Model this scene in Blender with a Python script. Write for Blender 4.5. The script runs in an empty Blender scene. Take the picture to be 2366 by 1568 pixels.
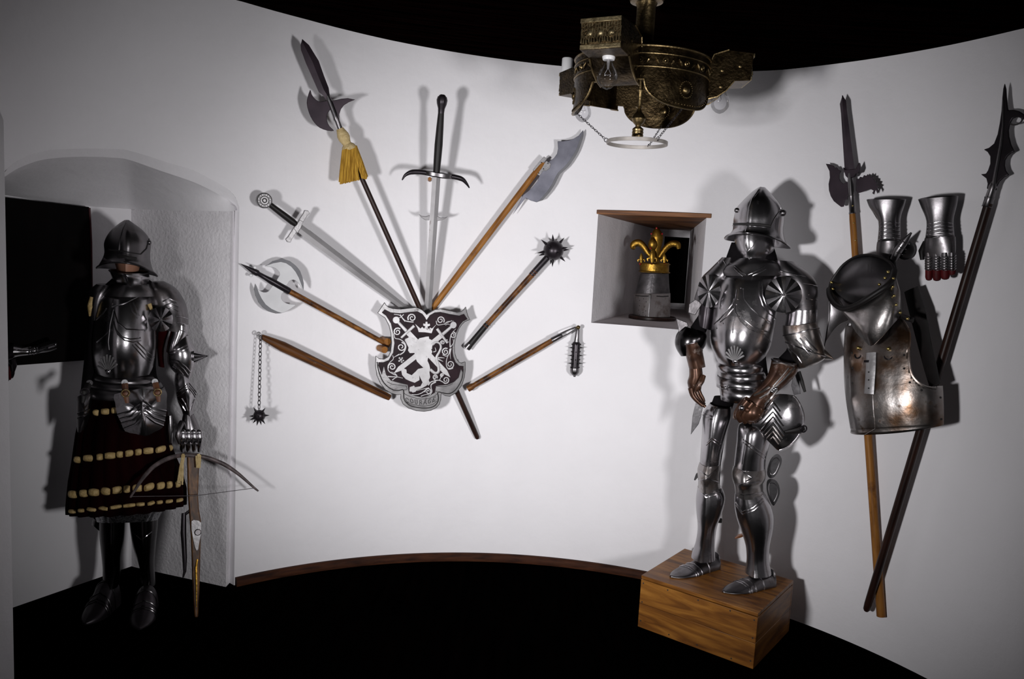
import bpy, bmesh, math, random
from math import sin, cos, pi, radians, atan2, sqrt
from mathutils import Vector, Matrix
from mathutils.bvhtree import BVHTree
V = Vector
random.seed(7)
SC = bpy.context.scene
COL = SC.collection

# ------------------------------------------------------------------ camera
IW, IH, F = 2366, 1568, 1805.0
CAM = V((0, 0, 1.5))
_p, _r = radians(6.386), radians(3.057)
FWD = V((0, cos(_p), -sin(_p)))
_up = V((1, 0, 0)).cross(FWD)
RT = V((1, 0, 0)) * cos(_r) + _up * sin(_r)
UP = -sin(_r) * V((1, 0, 0)) + cos(_r) * _up
cd = bpy.data.cameras.new('camera'); cam = bpy.data.objects.new('camera', cd); COL.objects.link(cam)
cd.sensor_fit = 'HORIZONTAL'; cd.sensor_width = 36; cd.lens = 36 * F / IW
cd.clip_start = .02
m = Matrix((RT, UP, -FWD)).transposed().to_4x4(); m.translation = CAM
cam.matrix_world = m
SC.camera = cam

# survey helpers: where a sight line meets a surface of the room
def ray(px, py): return FWD + RT * ((px - IW / 2) / F) + UP * ((IH / 2 - py) / F)
def proj(P):
    d = V(P) - CAM; w = d.dot(FWD); return IW / 2 + F * d.dot(RT) / w, IH / 2 - F * d.dot(UP) / w
def inpoly(x, y, P):
    c = False
    for (x0, y0), (x1, y1) in zip(P, P[1:] + P[:1]):
        if (y0 > y) != (y1 > y) and x < (x1 - x0) * (y - y0) / (y1 - y0) + x0: c = not c
    return c
def on_z(px, py, z):
    d = ray(px, py); return CAM + d * ((z - CAM.z) / d.z)
def on_plane(px, py, o, n):
    d = ray(px, py); return CAM + d * ((o - CAM).dot(n) / d.dot(n))
CX, CY, CR = 0.0343, 1.8425, 1.8347
def on_wall(px, py, off=0.0):
    d = ray(px, py); R = CR - off
    a = d.x * d.x + d.y * d.y; b = -2 * (d.x * CX + d.y * CY); c = CX * CX + CY * CY - R * R
    t = (-b + sqrt(max(b * b - 4 * a * c, 0))) / (2 * a)
    return CAM + d * t
def inward(p): return V((CX - p.x, CY - p.y, 0)).normalized()
def phi(p): return atan2(p.x - CX, p.y - CY)
def wpt(ph, z, off=0): return V((CX + (CR - off) * sin(ph), CY + (CR - off) * cos(ph), z))

class Pl:
    """a plane in front of the curved wall, through two wall points, with its own stand-off at each"""
    def __init__(s, a, b, da, db):
        s.A = on_wall(*a, da); s.B = on_wall(*b, db)
        ax = (s.B - s.A).normalized()
        n = inward((s.A + s.B) / 2); n = n - ax * n.dot(ax); s.n = n.normalized()
    def p(s, px, py, lift=0.0): return on_plane(px, py, s.A + s.n * lift, s.n)
    def P(s, pts, lift=0.0): return [s.p(x, y, lift) for x, y in pts]
    def m(s, px): return px * ((s.A + s.B) / 2 - CAM).dot(FWD) / F      # pixels -> metres
class Kf:
    """upright plane facing the viewer through a point on the floor"""
    def __init__(s, q):
        s.q = q; s.n = V((CAM.x - q.x, CAM.y - q.y, 0)).normalized()
    def p(s, px, py, dy=0.0): return on_plane(px, py, s.q + s.n * dy, s.n)
    def m(s, px, dy=0.0): return px * ((s.q + s.n * dy - CAM).dot(FWD)) / F
    def off(s, pt): return (pt - s.q).dot(s.n)

# ------------------------------------------------------------------ mesh collector
class MB:
    def __init__(s): s.v = []; s.f = []; s.uv = {}
    def add(s, vs, fs, uvs=None):
        o = len(s.v); s.v += [V(x) for x in vs]
        for i, f in enumerate(fs):
            if uvs: s.uv[len(s.f)] = uvs[i]
            s.f.append([o + k for k in f])
        return s
    def prism(s, pts, n, th):
        k = len(pts); back = [p - n * th for p in pts]
        nn = V((0, 0, 0))
        for i in range(k): nn += (pts[i] - pts[0]).cross(pts[(i + 1) % k] - pts[0])
        if nn.dot(n) < 0: pts = pts[::-1]; back = back[::-1]
        fs = [list(range(k)), list(range(2 * k - 1, k - 1, -1))]
        fs += [[(i + 1) % k, i, k + i, k + (i + 1) % k] for i in range(k)]
        return s.add(pts + back, fs)
    def blade(s, st, n, th, tip=True):
        """st: list of (left, right[, thickness]); a ridge runs down the middle of both faces"""
        vs = []; fs = []
        for q in st:
            l, r = q[0], q[1]; t = q[2] if len(q) > 2 else th; c = (l + r) / 2
            vs += [l, c + n * t, r, c - n * t]
        for i in range(len(st) - 1):
            for k in range(4):
                fs.append([4 * i + k, 4 * i + (k + 1) % 4, 4 * i + 4 + (k + 1) % 4, 4 * i + 4 + k])
        fs += [[3, 2, 1, 0], [4 * len(st) - 4 + k for k in range(4)]]
        return s.add(vs, fs)
    def tube(s, path, rad, n=12, caps=True, flat=None):
        """flat=(normal, factor) squashes the section along normal"""
        path = [V(p) for p in path]; k = len(path)
        rad = [rad] * k if not hasattr(rad, '__len__') else rad
        vs = []; fs = []; uvs = []
        T = []
        for i in range(k):
            a = path[max(i - 1, 0)]; b = path[min(i + 1, k - 1)]; d = b - a
            T.append(d.normalized() if d.length > 1e-9 else (T[-1] if T else V((0, 0, 1))))
        t0 = T[0]; u = t0.orthogonal().normalized()
        if flat: u = (flat[0] - t0 * flat[0].dot(t0)).normalized()
        L = 0
        Ls = []
        for i in range(k):
            t = T[i]
            if i: L += (path[i] - path[i - 1]).length
            Ls.append(L)
            u = (u - t * u.dot(t)); u = u.normalized() if u.length > 1e-9 else t.orthogonal().normalized()
            w = t.cross(u)
            for j in range(n):
                a = 2 * pi * j / n
                vs.append(path[i] + u * (cos(a) * rad[i] * (flat[1] if flat else 1)) + w * (sin(a) * rad[i]))
        rm = max(rad)
        for i in range(k - 1):
            for j in range(n):
                j2 = (j + 1) % n
                fs.append([i * n + j, i * n + j2, (i + 1) * n + j2, (i + 1) * n + j])
                a0 = 2 * pi * j / n * rm; a1 = 2 * pi * (j + 1) / n * rm
                uvs.append([(a0, Ls[i]), (a1, Ls[i]), (a1, Ls[i + 1]), (a0, Ls[i + 1])])
        if caps:
            fs.append(list(range(n))[::-1]); uvs.append([(.01 * cos(j), .01 * sin(j)) for j in range(n)])
            fs.append([(k - 1) * n + j for j in range(n)]); uvs.append([(.01 * cos(j), .01 * sin(j)) for j in range(n)])
        return s.add(vs, fs, uvs)
    def lathe(s, a, b, prof, n=20, **kw):
        d = b - a
        return s.tube([a + d * t for t, r in prof], [r for t, r in prof], n, **kw)
    def cone(s, base, d, r, h, n=8):
        d = d.normalized()
        return s.tube([base - d * r * .3, base, base + d * h], [r, r, r * .06], n)
    def ball(s, c, r, n=16, axes=None):
        ax = axes or (V((1, 0, 0)), V((0, 1, 0)), V((0, 0, 1)))
        vs = []; fs = []; mrow = n // 2
        for i in range(1, mrow):
            t = pi * i / mrow
            for j in range(n):
                a = 2 * pi * j / n
                vs.append(c + (ax[0] * (sin(t) * cos(a)) + ax[1] * (sin(t) * sin(a)) + ax[2] * cos(t)) * r)
        top = len(vs); vs += [c + ax[2] * r, c - ax[2] * r]
        for i in range(mrow - 2):
            for j in range(n):
                j2 = (j + 1) % n
                fs.append([i * n + j, (i + 1) * n + j, (i + 1) * n + j2, i * n + j2])
        for j in range(n):
            j2 = (j + 1) % n
            fs.append([top, j, j2]); fs.append([top + 1, (mrow - 2) * n + j2, (mrow - 2) * n + j])
        return s.add(vs, fs)
    def torus(s, c, nrm, R, r, n=24, m=8, sx=1.0, ax=None):
        nrm = nrm.normalized(); u = (ax - nrm * ax.dot(nrm)).normalized() if ax else nrm.orthogonal().normalized(); w = nrm.cross(u)
        vs = []; fs = []
        for i in range(n):
            a = 2 * pi * i / n; d = u * (cos(a) * sx) + w * sin(a)
            cc = c + d * R; dn = (u * cos(a) + w * (sin(a))).normalized()
            for j in range(m):
                b = 2 * pi * j / m; vs.append(cc + dn * (cos(b) * r) + nrm * (sin(b) * r))
        for i in range(n):
            for j in range(m):
                fs.append([i * m + j, ((i + 1) % n) * m + j, ((i + 1) % n) * m + (j + 1) % m, i * m + (j + 1) % m])
        return s.add(vs, fs)
    def box(s, o, x, y, z):
        """corner o and three edge vectors"""
        c = [o, o + x, o + x + y, o + y, o + z, o + x + z, o + x + y + z, o + y + z]
        f = [[3, 2, 1, 0], [4, 5, 6, 7], [0, 1, 5, 4], [1, 2, 6, 5], [2, 3, 7, 6], [3, 0, 4, 7]]
        if x.cross(y).dot(z) < 0: f = [q[::-1] for q in f]
        return s.add(c, f)
    def chain(s, a, b, L, w, r):
        d = b - a; n = max(2, round(d.length / L)); d1 = d.normalized(); u = d1.orthogonal().normalized()
        sd = V((1, 0, 0)); sd = (sd - d1 * sd.dot(d1)).normalized(); fw = d1.cross(sd)
        for i in range(n):
            c = a + d * ((i + .5) / n)
            nr = fw if i % 2 == 0 else (sd * .93 + fw * .37)
            s.torus(c, nr, w / 2, r, 14, 6, sx=(L * 1.3 / w), ax=d1)
        return s
    def loft(s, rings, caps=True, closed=True):
        n = len(rings[0]); vs = []; fs = []
        for r in rings: vs += r
        m = n if closed else n - 1
        for i in range(len(rings) - 1):
            for j in range(m):
                j2 = (j + 1) % n
                fs.append([i * n + j, (i + 1) * n + j, (i + 1) * n + j2, i * n + j2])
        if caps and closed:
            fs.append(list(range(n))); fs.append([(len(rings) - 1) * n + j for j in range(n)][::-1])
        return s.add(vs, fs)
    def bvh(s): return BVHTree.FromPolygons([tuple(v) for v in s.v], s.f)
    def mesh(s, name, org, smooth=40, warp=None, maxlen=None):
        me = bpy.data.meshes.new(name)
        me.from_pydata([v - org for v in s.v], [], s.f)
        if s.uv:
            l = me.uv_layers.new(name='UVMap')
            for i, uv in s.uv.items():
                p = me.polygons[i]
                for k, li in enumerate(p.loop_indices): l.data[li].uv = uv[k]
        bm = bmesh.new(); bm.from_mesh(me)
        if warp:
            bmesh.ops.triangulate(bm, faces=bm.faces[:])
            for _ in range(5):
                es = [e for e in bm.edges if e.calc_length() > maxlen]
                if not es: break
                bmesh.ops.subdivide_edges(bm, edges=es, cuts=1)
                bmesh.ops.triangulate(bm, faces=bm.faces[:])
            for v in bm.verts: v.co = warp(v.co + org) - org
        bmesh.ops.recalc_face_normals(bm, faces=bm.faces[:])
        bm.to_mesh(me); bm.free()
        if smooth:
            me.polygons.foreach_set('use_smooth', [True] * len(me.polygons))
            me.set_sharp_from_angle(angle=radians(smooth))
        me.update()
        return me

def root_of(o): return V(o['_b']) if '_b' in o else V((0, 0, 0))
ORG = {}
def thing(name, label, cat, loc, group=None):
    o = bpy.data.objects.new(name, None); COL.objects.link(o); o.location = loc
    o.empty_display_size = .05
    o['label'] = label; o['category'] = cat
    if group: o['group'] = group
    ORG[o.name] = V(loc)
    return o
def part(name, mb, mat, parent, smooth=40, bevel=0, label=None, solid=0, warp=None, maxlen=.02, sub=0):
    org = ORG[parent.name]
    o = bpy.data.objects.new(name, mb.mesh(name, org, smooth, warp, maxlen)); COL.objects.link(o)
    o.data.materials.append(mat); o.parent = parent; ORG[o.name] = org
    if label: o['label'] = label
    _mods(o, bevel, solid, sub); return o
def single(name, mb, mat, label, cat, loc, smooth=40, bevel=0, group=None, kind=None, solid=0):
    o = bpy.data.objects.new(name, mb.mesh(name, V(loc), smooth)); COL.objects.link(o)
    o.location = loc; o.data.materials.append(mat); ORG[o.name] = V(loc)
    if label: o['label'] = label
    if cat: o['category'] = cat
    if group: o['group'] = group
    if kind: o['kind'] = kind
    _mods(o, bevel, solid); return o
def _mods(o, bevel=0, solid=0, sub=0):
    if solid:
        m = o.modifiers.new('solid', 'SOLIDIFY'); m.thickness = solid; m.offset = -1
    if bevel:
        m = o.modifiers.new('bevel', 'BEVEL'); m.width = bevel; m.segments = 2; m.limit_method = 'ANGLE'; m.angle_limit = radians(35)
    if sub:
        m = o.modifiers.new('sub', 'SUBSURF'); m.levels = sub; m.render_levels = sub

# lofted plates described by their left and right outline
def cr(a, b, c, d, t):
    return (b * 2 + (c - a) * t + (a * 2 - b * 5 + c * 4 - d) * (t * t) + (b * 3 - a - c * 3 + d) * (t ** 3)) * .5
def rings(K, rows, n=32, m=3, ridge=0, rp=0.0, rw=.35, sq=1.0):
    """rows: (xl,yl,xr,yr,front,back[,dy[,ridge]])"""
    out = []
    for q in rows:
        xl, yl, xr, yr, df, db = q[:6]; dy = q[6] if len(q) > 6 else 0; rg = q[7] if len(q) > 7 else ridge
        L = K.p(xl, yl, dy); R = K.p(xr, yr, dy); c = (L + R) / 2; h = (R - L) / 2; ring = []
        for k in range(n):
            a = 2 * pi * k / n; x = cos(a); y = sin(a)
            if sq != 1: x = math.copysign(abs(x) ** sq, x); y = math.copysign(abs(y) ** sq, y)
            d = y * (df if y >= 0 else db)
            if y > 0 and rg: d += rg * max(0, 1 - abs(x - rp) / rw)
            ring.append(c + h * x + K.n * d)
        out.append(ring)
    if m > 1 and len(out) > 2:
        res = []
        for i in range(len(out) - 1):
            a = out[max(i - 1, 0)]; b = out[i]; c = out[i + 1]; d = out[min(i + 2, len(out) - 1)]
            for t in range(m):
                res.append([cr(a[k], b[k], c[k], d[k], t / m) for k in range(n)])
        res.append(out[-1]); out = res
    return out
def LO(K, rows, caps=True, **kw): return MB().loft(rings(K, rows, **kw), caps)
class Surf:
    def __init__(s, mb): s.t = mb.bvh()
    def hit(s, px, py):
        d = ray(px, py).normalized(); loc, n, i, dist = s.t.ray_cast(CAM, d)
        if loc is None:
            loc, n, i, dist = s.t.find_nearest(CAM + d * 3.2)
        if n.dot(d) > 0: n = -n
        return loc, n
    def line(s, pts, r, lift=0, mb=None, n=6, div=4):
        mb = mb or MB(); P = []
        for (a, b) in zip(pts[:-1], pts[1:]):
            for i in range(div): P.append((a[0] + (b[0] - a[0]) * i / div, a[1] + (b[1] - a[1]) * i / div))
        P.append(pts[-1]); path = []
        for q in P:
            l, nn = s.hit(*q); path.append(l + nn * lift)
        mb.tube(path, r, n); return mb
    def dots(s, pts, r, mb=None, h=.5):
        mb = mb or MB()
        for q in pts:
            l, nn = s.hit(*q); mb.ball(l, r, 8)
        return mb
def smooth_px(pts, m=6, closed=False):
    P = [V((x, y, 0)) for x, y in pts]; k = len(P); out = []
    for i in range(k if closed else k - 1):
        g = (lambda j: P[j % k]) if closed else (lambda j: P[min(max(j, 0), k - 1)])
        for t in range(m):
            q = cr(g(i - 1), g(i), g(i + 1), g(i + 2), t / m); out.append((q.x, q.y))
    if not closed: out.append((P[-1].x, P[-1].y))
    return out

# ------------------------------------------------------------------ materials
def ramp(nt, fac, stops):
    r = nt.nodes.new('ShaderNodeValToRGB'); nt.links.new(fac, r.inputs[0])
    e = r.color_ramp.elements
    while len(e) < len(stops): e.new(.5)
    for i, (p, c) in enumerate(stops):
        e[i].position = p; e[i].color = (c[0], c[1], c[2], 1)
    return r.outputs[0]
def mat(name, stops, scale=(8, 8, 8), coord='Object', rough=.5, metal=0, bump=0, bscale=60, detail=6, spec=.5, stain=None, rvar=0, coat=0, distort=0):
    """stops: colour ramp over noise; stain=(colour, scale, lo, hi): blotches of another finish"""
    m = bpy.data.materials.new(name); m.use_nodes = True; nt = m.node_tree; b = nt.nodes['Principled BSDF']
    tc = nt.nodes.new('ShaderNodeTexCoord'); mp = nt.nodes.new('ShaderNodeMapping'); mp.inputs['Scale'].default_value = scale
    nt.links.new(tc.outputs[coord], mp.inputs[0])
    nz = nt.nodes.new('ShaderNodeTexNoise'); nz.inputs['Scale'].default_value = 1; nz.inputs['Detail'].default_value = detail
    nz.inputs['Distortion'].default_value = distort
    nt.links.new(mp.outputs[0], nz.inputs[0])
    col = ramp(nt, nz.outputs[0], stops)
    b.inputs['Metallic'].default_value = metal; b.inputs['Roughness'].default_value = rough
    b.inputs['Specular IOR Level'].default_value = spec
    if coat: b.inputs['Coat Weight'].default_value = coat; b.inputs['Coat Roughness'].default_value = .15
    if stain:
        c2, s2, lo, hi = stain
        n2 = nt.nodes.new('ShaderNodeTexNoise'); n2.inputs['Scale'].default_value = s2; n2.inputs['Detail'].default_value = 8
        n2.inputs['Roughness'].default_value = .65
        nt.links.new(tc.outputs['Object'], n2.inputs[0])
        mr = nt.nodes.new('ShaderNodeMapRange'); mr.inputs[1].default_value = lo; mr.inputs[2].default_value = hi
        nt.links.new(n2.outputs[0], mr.inputs[0])
        mx = nt.nodes.new('ShaderNodeMix'); mx.data_type = 'RGBA'; nt.links.new(mr.outputs[0], mx.inputs[0])
        nt.links.new(col, mx.inputs[6]); mx.inputs[7].default_value = (*c2, 1); col = mx.outputs[2]
        if metal:
            q = nt.nodes.new('ShaderNodeMapRange'); q.inputs[3].default_value = rough; q.inputs[4].default_value = min(rough + .3, .9)
            nt.links.new(mr.outputs[0], q.inputs[0]); nt.links.new(q.outputs[0], b.inputs['Roughness'])
    elif rvar:
        q = nt.nodes.new('ShaderNodeMapRange'); q.inputs[3].default_value = rough - rvar; q.inputs[4].default_value = rough + rvar
        nt.links.new(nz.outputs[0], q.inputs[0]); nt.links.new(q.outputs[0], b.inputs['Roughness'])
    nt.links.new(col, b.inputs['Base Color'])
    if bump:
        n3 = nt.nodes.new('ShaderNodeTexNoise'); n3.inputs['Scale'].default_value = bscale; n3.inputs['Detail'].default_value = 5
        nt.links.new(tc.outputs['Object'], n3.inputs[0])
        bp = nt.nodes.new('ShaderNodeBump'); bp.inputs['Strength'].default_value = bump; bp.inputs['Distance'].default_value = .01
        nt.links.new(n3.outputs[0], bp.inputs['Height']); nt.links.new(bp.outputs[0], b.inputs['Normal'])
    return m
def g(v): return (v, v * .97, v * 1.0)
PLASTER = mat('white_plaster', [(.3, (.795, .78, .80)), (.7, (.82, .805, .825))], (5, 5, 5), rough=.9, bump=.25, bscale=22, spec=.15)
ROUGHPL = mat('rough_plaster', [(.3, (.72, .70, .72)), (.7, (.82, .80, .82))], (9, 9, 9), rough=.95, bump=.45, bscale=75, spec=.1)
FLOORM = mat('black_floor_boards', [(.3, (.0003, .00025, .0003)), (.7, (.0009, .0006, .0006))], (30, 3, 3), rough=.9, spec=.0)
CEILM = mat('black_stained_ceiling', [(.35, (.0003, .0002, .0002)), (.7, (.004, .0012, .0012))], (3, 40, 3), rough=.9, spec=.0)
BASEM = mat('baseboard_wood', [(.3, (.014, .004, .0018)), (.7, (.065, .021, .008))], (9, 9, 60), rough=.6, spec=.1)
STEEL = mat('polished_steel', [(.3, (.30, .288, .30)), (.7, (.46, .445, .46))], (6, 6, 6), rough=.24, metal=1, bump=.06, bscale=30, stain=((.16, .13, .12), 9, .58, .8))
STEELD = mat('dim_steel', [(.3, (.12, .113, .118)), (.7, (.24, .228, .236))], (7, 7, 7), rough=.33, metal=1, bump=.06, bscale=30, stain=((.09, .07, .065), 10, .55, .8))
STEELR = mat('rusty_steel', [(.3, (.27, .25, .245)), (.7, (.45, .43, .42))], (6, 6, 6), rough=.3, metal=1, bump=.1, bscale=40, stain=((.085, .045, .025), 11, .5, .72))
BRIGHT = mat('bare_blade_steel', [(.3, (.19, .183, .187)), (.7, (.31, .30, .305))], (7, 7, 7), rough=.5, metal=.45, stain=((.18, .13, .12), 17, .62, .75))
RUSTPL = mat('rust_stained_plate', [(.36, (.13, .075, .045)), (.47, (.28, .245, .225)), (.6, (.42, .40, .39)), (.8, (.50, .48, .47))], (6.5, 6.5, 6.5), rough=.3, metal=1, bump=.1, bscale=40, stain=((.07, .035, .018), 24, .58, .70))
BRASSL = mat('worn_bright_brass', [(.3, (.14, .105, .055)), (.7, (.46, .37, .21))], (40, 40, 40), rough=.42, metal=.9, bump=.15, bscale=120)
PALE = mat('brushed_pale_steel', [(.3, (.50, .50, .51)), (.7, (.62, .62, .63))], (9, 9, 9), rough=.6, metal=.25)
GREYST = mat('grey_blade', [(.3, (.10, .10, .125)), (.7, (.21, .21, .25))], (10, 10, 10), rough=.45, metal=.6)
EDGE = mat('ground_edge', [(.3, (.10, .10, .11)), (.7, (.17, .17, .18))], (9, 9, 9), rough=.55, metal=.2)
BLACKST = mat('black_steel', [(.3, (.012, .010, .012)), (.7, (.035, .028, .034))], (9, 9, 9), rough=.35, metal=.6, spec=.5)
PURPST = mat('dark_patinated_steel', [(.3, (.018, .011, .017)), (.7, (.05, .034, .045))], (9, 9, 9), rough=.45, metal=.5)
WOOD = mat('scorched_wood', [(.28, (.016, .005, .002)), (.45, (.10, .035, .008)), (.62, (.23, .092, .018)), (.8, (.36, .16, .036))], (55, 9, 1), 'UV', rough=.45, spec=.22, stain=((.018, .006, .003), 13, .47, .62))
WOODL = mat('oak_shaft', [(.25, (.085, .030, .006)), (.5, (.25, .10, .019)), (.75, (.38, .17, .036))], (55, 7, 1), 'UV', rough=.48, spec=.2, stain=((.10, .035, .010), 12, .56, .74))
WOODD = mat('dark_wood', [(.3, (.006, .002, .0015)), (.7, (.030, .011, .007))], (50, 6, 1), 'UV', rough=.4, spec=.25)
WOODB = mat('brown_club_wood', [(.3, (.022, .007, .0025)), (.5, (.085, .030, .007)), (.75, (.17, .065, .014))], (60, 6, 1), 'UV', rough=.5, spec=.2, stain=((.36, .30, .27), 42, .66, .74))
PLANK = mat('knotty_plank', [(.3, (.05, .018, .006)), (.5, (.17, .065, .02)), (.75, (.30, .13, .045))], (4, 4, 60), rough=.55, spec=.3)
BRASS = mat('aged_brass', [(.3, (.085, .058, .026)), (.7, (.32, .235, .115))], (30, 30, 30), rough=.38, metal=1, bump=.15, bscale=120)
BRASSD = mat('blackened_brass', [(.3, (.022, .014, .007)), (.7, (.13, .09, .045))], (30, 30, 30), rough=.36, metal=1, bump=.2, bscale=120)
GOLD = mat('old_gold', [(.3, (.15, .075, .012)), (.7, (.42, .25, .045))], (25, 25, 25), rough=.38, metal=1, bump=.15, bscale=90)
RIVET = mat('brass_rivet', [(.3, (.45, .33, .10)), (.7, (.70, .55, .22))], (20, 20, 20), rough=.3, metal=1)
RUBY = mat('red_glass_bead', [(.3, (.25, .004, .010)), (.7, (.35, .008, .015))], rough=.15)
TASSEL = mat('golden_tassel', [(.32, (.20, .095, .010)), (.68, (.56, .33, .05))], (160, 160, 12), rough=.8, spec=.1)
CORDM = mat('straw_cord', [(.3, (.42, .31, .14)), (.7, (.66, .52, .28))], (60, 60, 60), rough=.85, bump=.5, bscale=200, spec=.1)
CLOTH = mat('dark_red_cloth', [(.3, (.002, .0004, .0005)), (.7, (.011, .001, .0014))], (14, 14, 3), rough=.95, spec=.03)
RED = mat('red_leather', [(.3, (.045, .003, .004)), (.7, (.10, .006, .008))], (20, 20, 20), rough=.6, spec=.2)
GOLDCLOTH = mat('gold_cloth', [(.3, (.38, .26, .09)), (.7, (.66, .48, .22))], (70, 70, 70), rough=.6, bump=.4, bscale=160)
LEATHER = mat('brown_leather', [(.3, (.09, .028, .010)), (.7, (.20, .07, .022))], (20, 20, 20), rough=.5)
BLACKL = mat('black_leather', [(.3, (.004, .003, .003)), (.7, (.010, .008, .008))], (20, 20, 20), rough=.5, spec=.3)
BLKPOL = mat('dark_polished_steel', [(.3, (.03, .029, .03)), (.7, (.07, .066, .068))], (7, 7, 7), rough=.22, metal=1)  # dark polished steel; on the alcove suit it puts shade into the colour
STOCKW = mat('dark_stock_wood', [(.3, (.022, .008, .003)), (.5, (.075, .030, .009)), (.75, (.22, .10, .03))], (70, 70, 5), rough=.45, spec=.35, distort=.6)
HELMST = mat('dark_helm_steel', [(.3, (.045, .042, .044)), (.7, (.16, .15, .155))], (14, 14, 14), rough=.4, metal=.9, bump=.1, bscale=60)
SLEEVE = mat('dark_red_sleeve', [(.3, (.012, .0006, .001)), (.7, (.03, .0015, .0025))], (20, 20, 20), rough=.9, spec=.05)
GLOVE = mat('rusted_brown_gauntlet', [(.3, (.032, .014, .009)), (.7, (.105, .050, .029))], (25, 25, 25), rough=.33, metal=.6, stain=((.30, .25, .22), 22, .58, .75))
PAD = mat('near_black_filler', [(.3, (.003, .0025, .003)), (.7, (.007, .006, .007))], (20, 20, 20), rough=.9, spec=.05)  # near-black filler colour for gaps between plates, where only shade shows
SKIN = mat('mannequin_skin', [(.3, (.34, .16, .10)), (.7, (.42, .21, .135))], (9, 9, 9), rough=.55)
MAIL = mat('chain_mail', [(.35, (.06, .06, .065)), (.6, (.5, .5, .52))], (160, 160, 160), rough=.4, metal=1)
WHITE = mat('white_ceramic', [(.3, (.75, .75, .76)), (.7, (.82, .82, .83))], rough=.4)
PANELM = mat('near_black_matt', [(.3, (.0010, .0008, .0008)), (.7, (.004, .003, .003))], (20, 3, 3), rough=.7, spec=.05)  # near-black of the alcove board, and of the niche slit's painted-in darkness
REDEDGE = mat('red_painted_edge', [(.3, (.03, .002, .004)), (.7, (.07, .006, .010))], rough=.6)
SILV = mat('worn_silver', [(.3, (.21, .203, .207)), (.7, (.36, .35, .355))], (18, 18, 18), rough=.42, metal=.5, bump=.08, bscale=80, stain=((.10, .08, .085), 26, .60, .74))
SILVE = mat('emblem_silver', [(.3, (.40, .39, .395)), (.7, (.56, .55, .56))], (18, 18, 18), rough=.5, metal=.3, stain=((.22, .19, .20), 40, .60, .72))
FIELD = mat('dark_enamel', [(.3, (.007, .003, .005)), (.7, (.028, .015, .019))], (14, 14, 14), rough=.6, spec=.15)
DARK_LINE = mat('black_line', [(.3, (.006, .005, .005)), (.7, (.02, .018, .018))], rough=.7)  # shade of slits, holes and gaps drawn in as dark colour; lettering too
def wood_box(name, axis):
    """planked oak board: long grain along one direction, knots and plank joints"""
    m = mat(name, [(.25, (.05, .016, .004)), (.45, (.17, .062, .010)), (.6, (.27, .11, .018)), (.8, (.38, .17, .034))], axis, rough=.42, spec=.35, distort=1.4, detail=8, bump=.05, bscale=90)
    return m
HOOP = mat('dull_nickel', [(.3, (.30, .27, .25)), (.7, (.46, .43, .40))], (20, 20, 20), rough=.5, metal=.6)
def glass():
    m = bpy.data.materials.new('clear_bulb_glass'); m.use_nodes = True; nt = m.node_tree
    out = nt.nodes['Material Output']; nt.nodes.remove(nt.nodes['Principled BSDF'])
    tr = nt.nodes.new('ShaderNodeBsdfTransparent'); tr.inputs[0].default_value = (.93, .93, .94, 1)
    gl = nt.nodes.new('ShaderNodeBsdfGlossy'); gl.inputs['Roughness'].default_value = .03
    fr = nt.nodes.new('ShaderNodeFresnel'); fr.inputs[0].default_value = 1.5; mx = nt.nodes.new('ShaderNodeMixShader')
    mu = nt.nodes.new('ShaderNodeMath'); mu.operation = 'MULTIPLY'; mu.inputs[1].default_value = .45; nt.links.new(fr.outputs[0], mu.inputs[0])
    nt.links.new(mu.outputs[0], mx.inputs[0]); nt.links.new(tr.outputs[0], mx.inputs[1]); nt.links.new(gl.outputs[0], mx.inputs[2]); nt.links.new(mx.outputs[0], out.inputs[0])
    return m
GLASS = glass()
# ================================================================== the setting
CEIL = [(560, 3), (700, 42), (900, 92), (1100, 128), (1290, 152), (1450, 163), (1600, 167), (1800, 162), (2000, 138), (2200, 103), (2366, 65)]
_c = sorted((phi(on_wall(*q)), on_wall(*q).z) for q in CEIL)
def lerp_tab(tab, x):
    if x <= tab[0][0]: return tab[0][1]
    for (a, za), (b, zb) in zip(tab[:-1], tab[1:]):
        if x <= b: return za + (zb - za) * (x - a) / (b - a)
    return tab[-1][1]
def ceil_z(ph): return lerp_tab(_c, ph)
# alcove arch, outer edge on the wall face and inner edge just inside
ARCO = smooth_px([(8, 398), (40, 372), (92, 351), (157, 344), (262, 344), (314, 352), (393, 377), (446, 393), (511, 427), (540, 450), (553, 478)], 5)
ARCI = smooth_px([(8, 410), (39, 390), (79, 374), (118, 366), (183, 362), (262, 364), (301, 370), (367, 393), (446, 420), (498, 445), (526, 464), (543, 486)], 5)
Wo = [on_wall(*q) for q in ARCO]
tabO = sorted((phi(w), w.z) for w in Wo)
PJL = phi(on_wall(20, 900)); PJR = phi(on_wall(553, 480))
tabO[0] = (PJL, tabO[0][1]); tabO[-1] = (PJR, tabO[-1][1])
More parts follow.
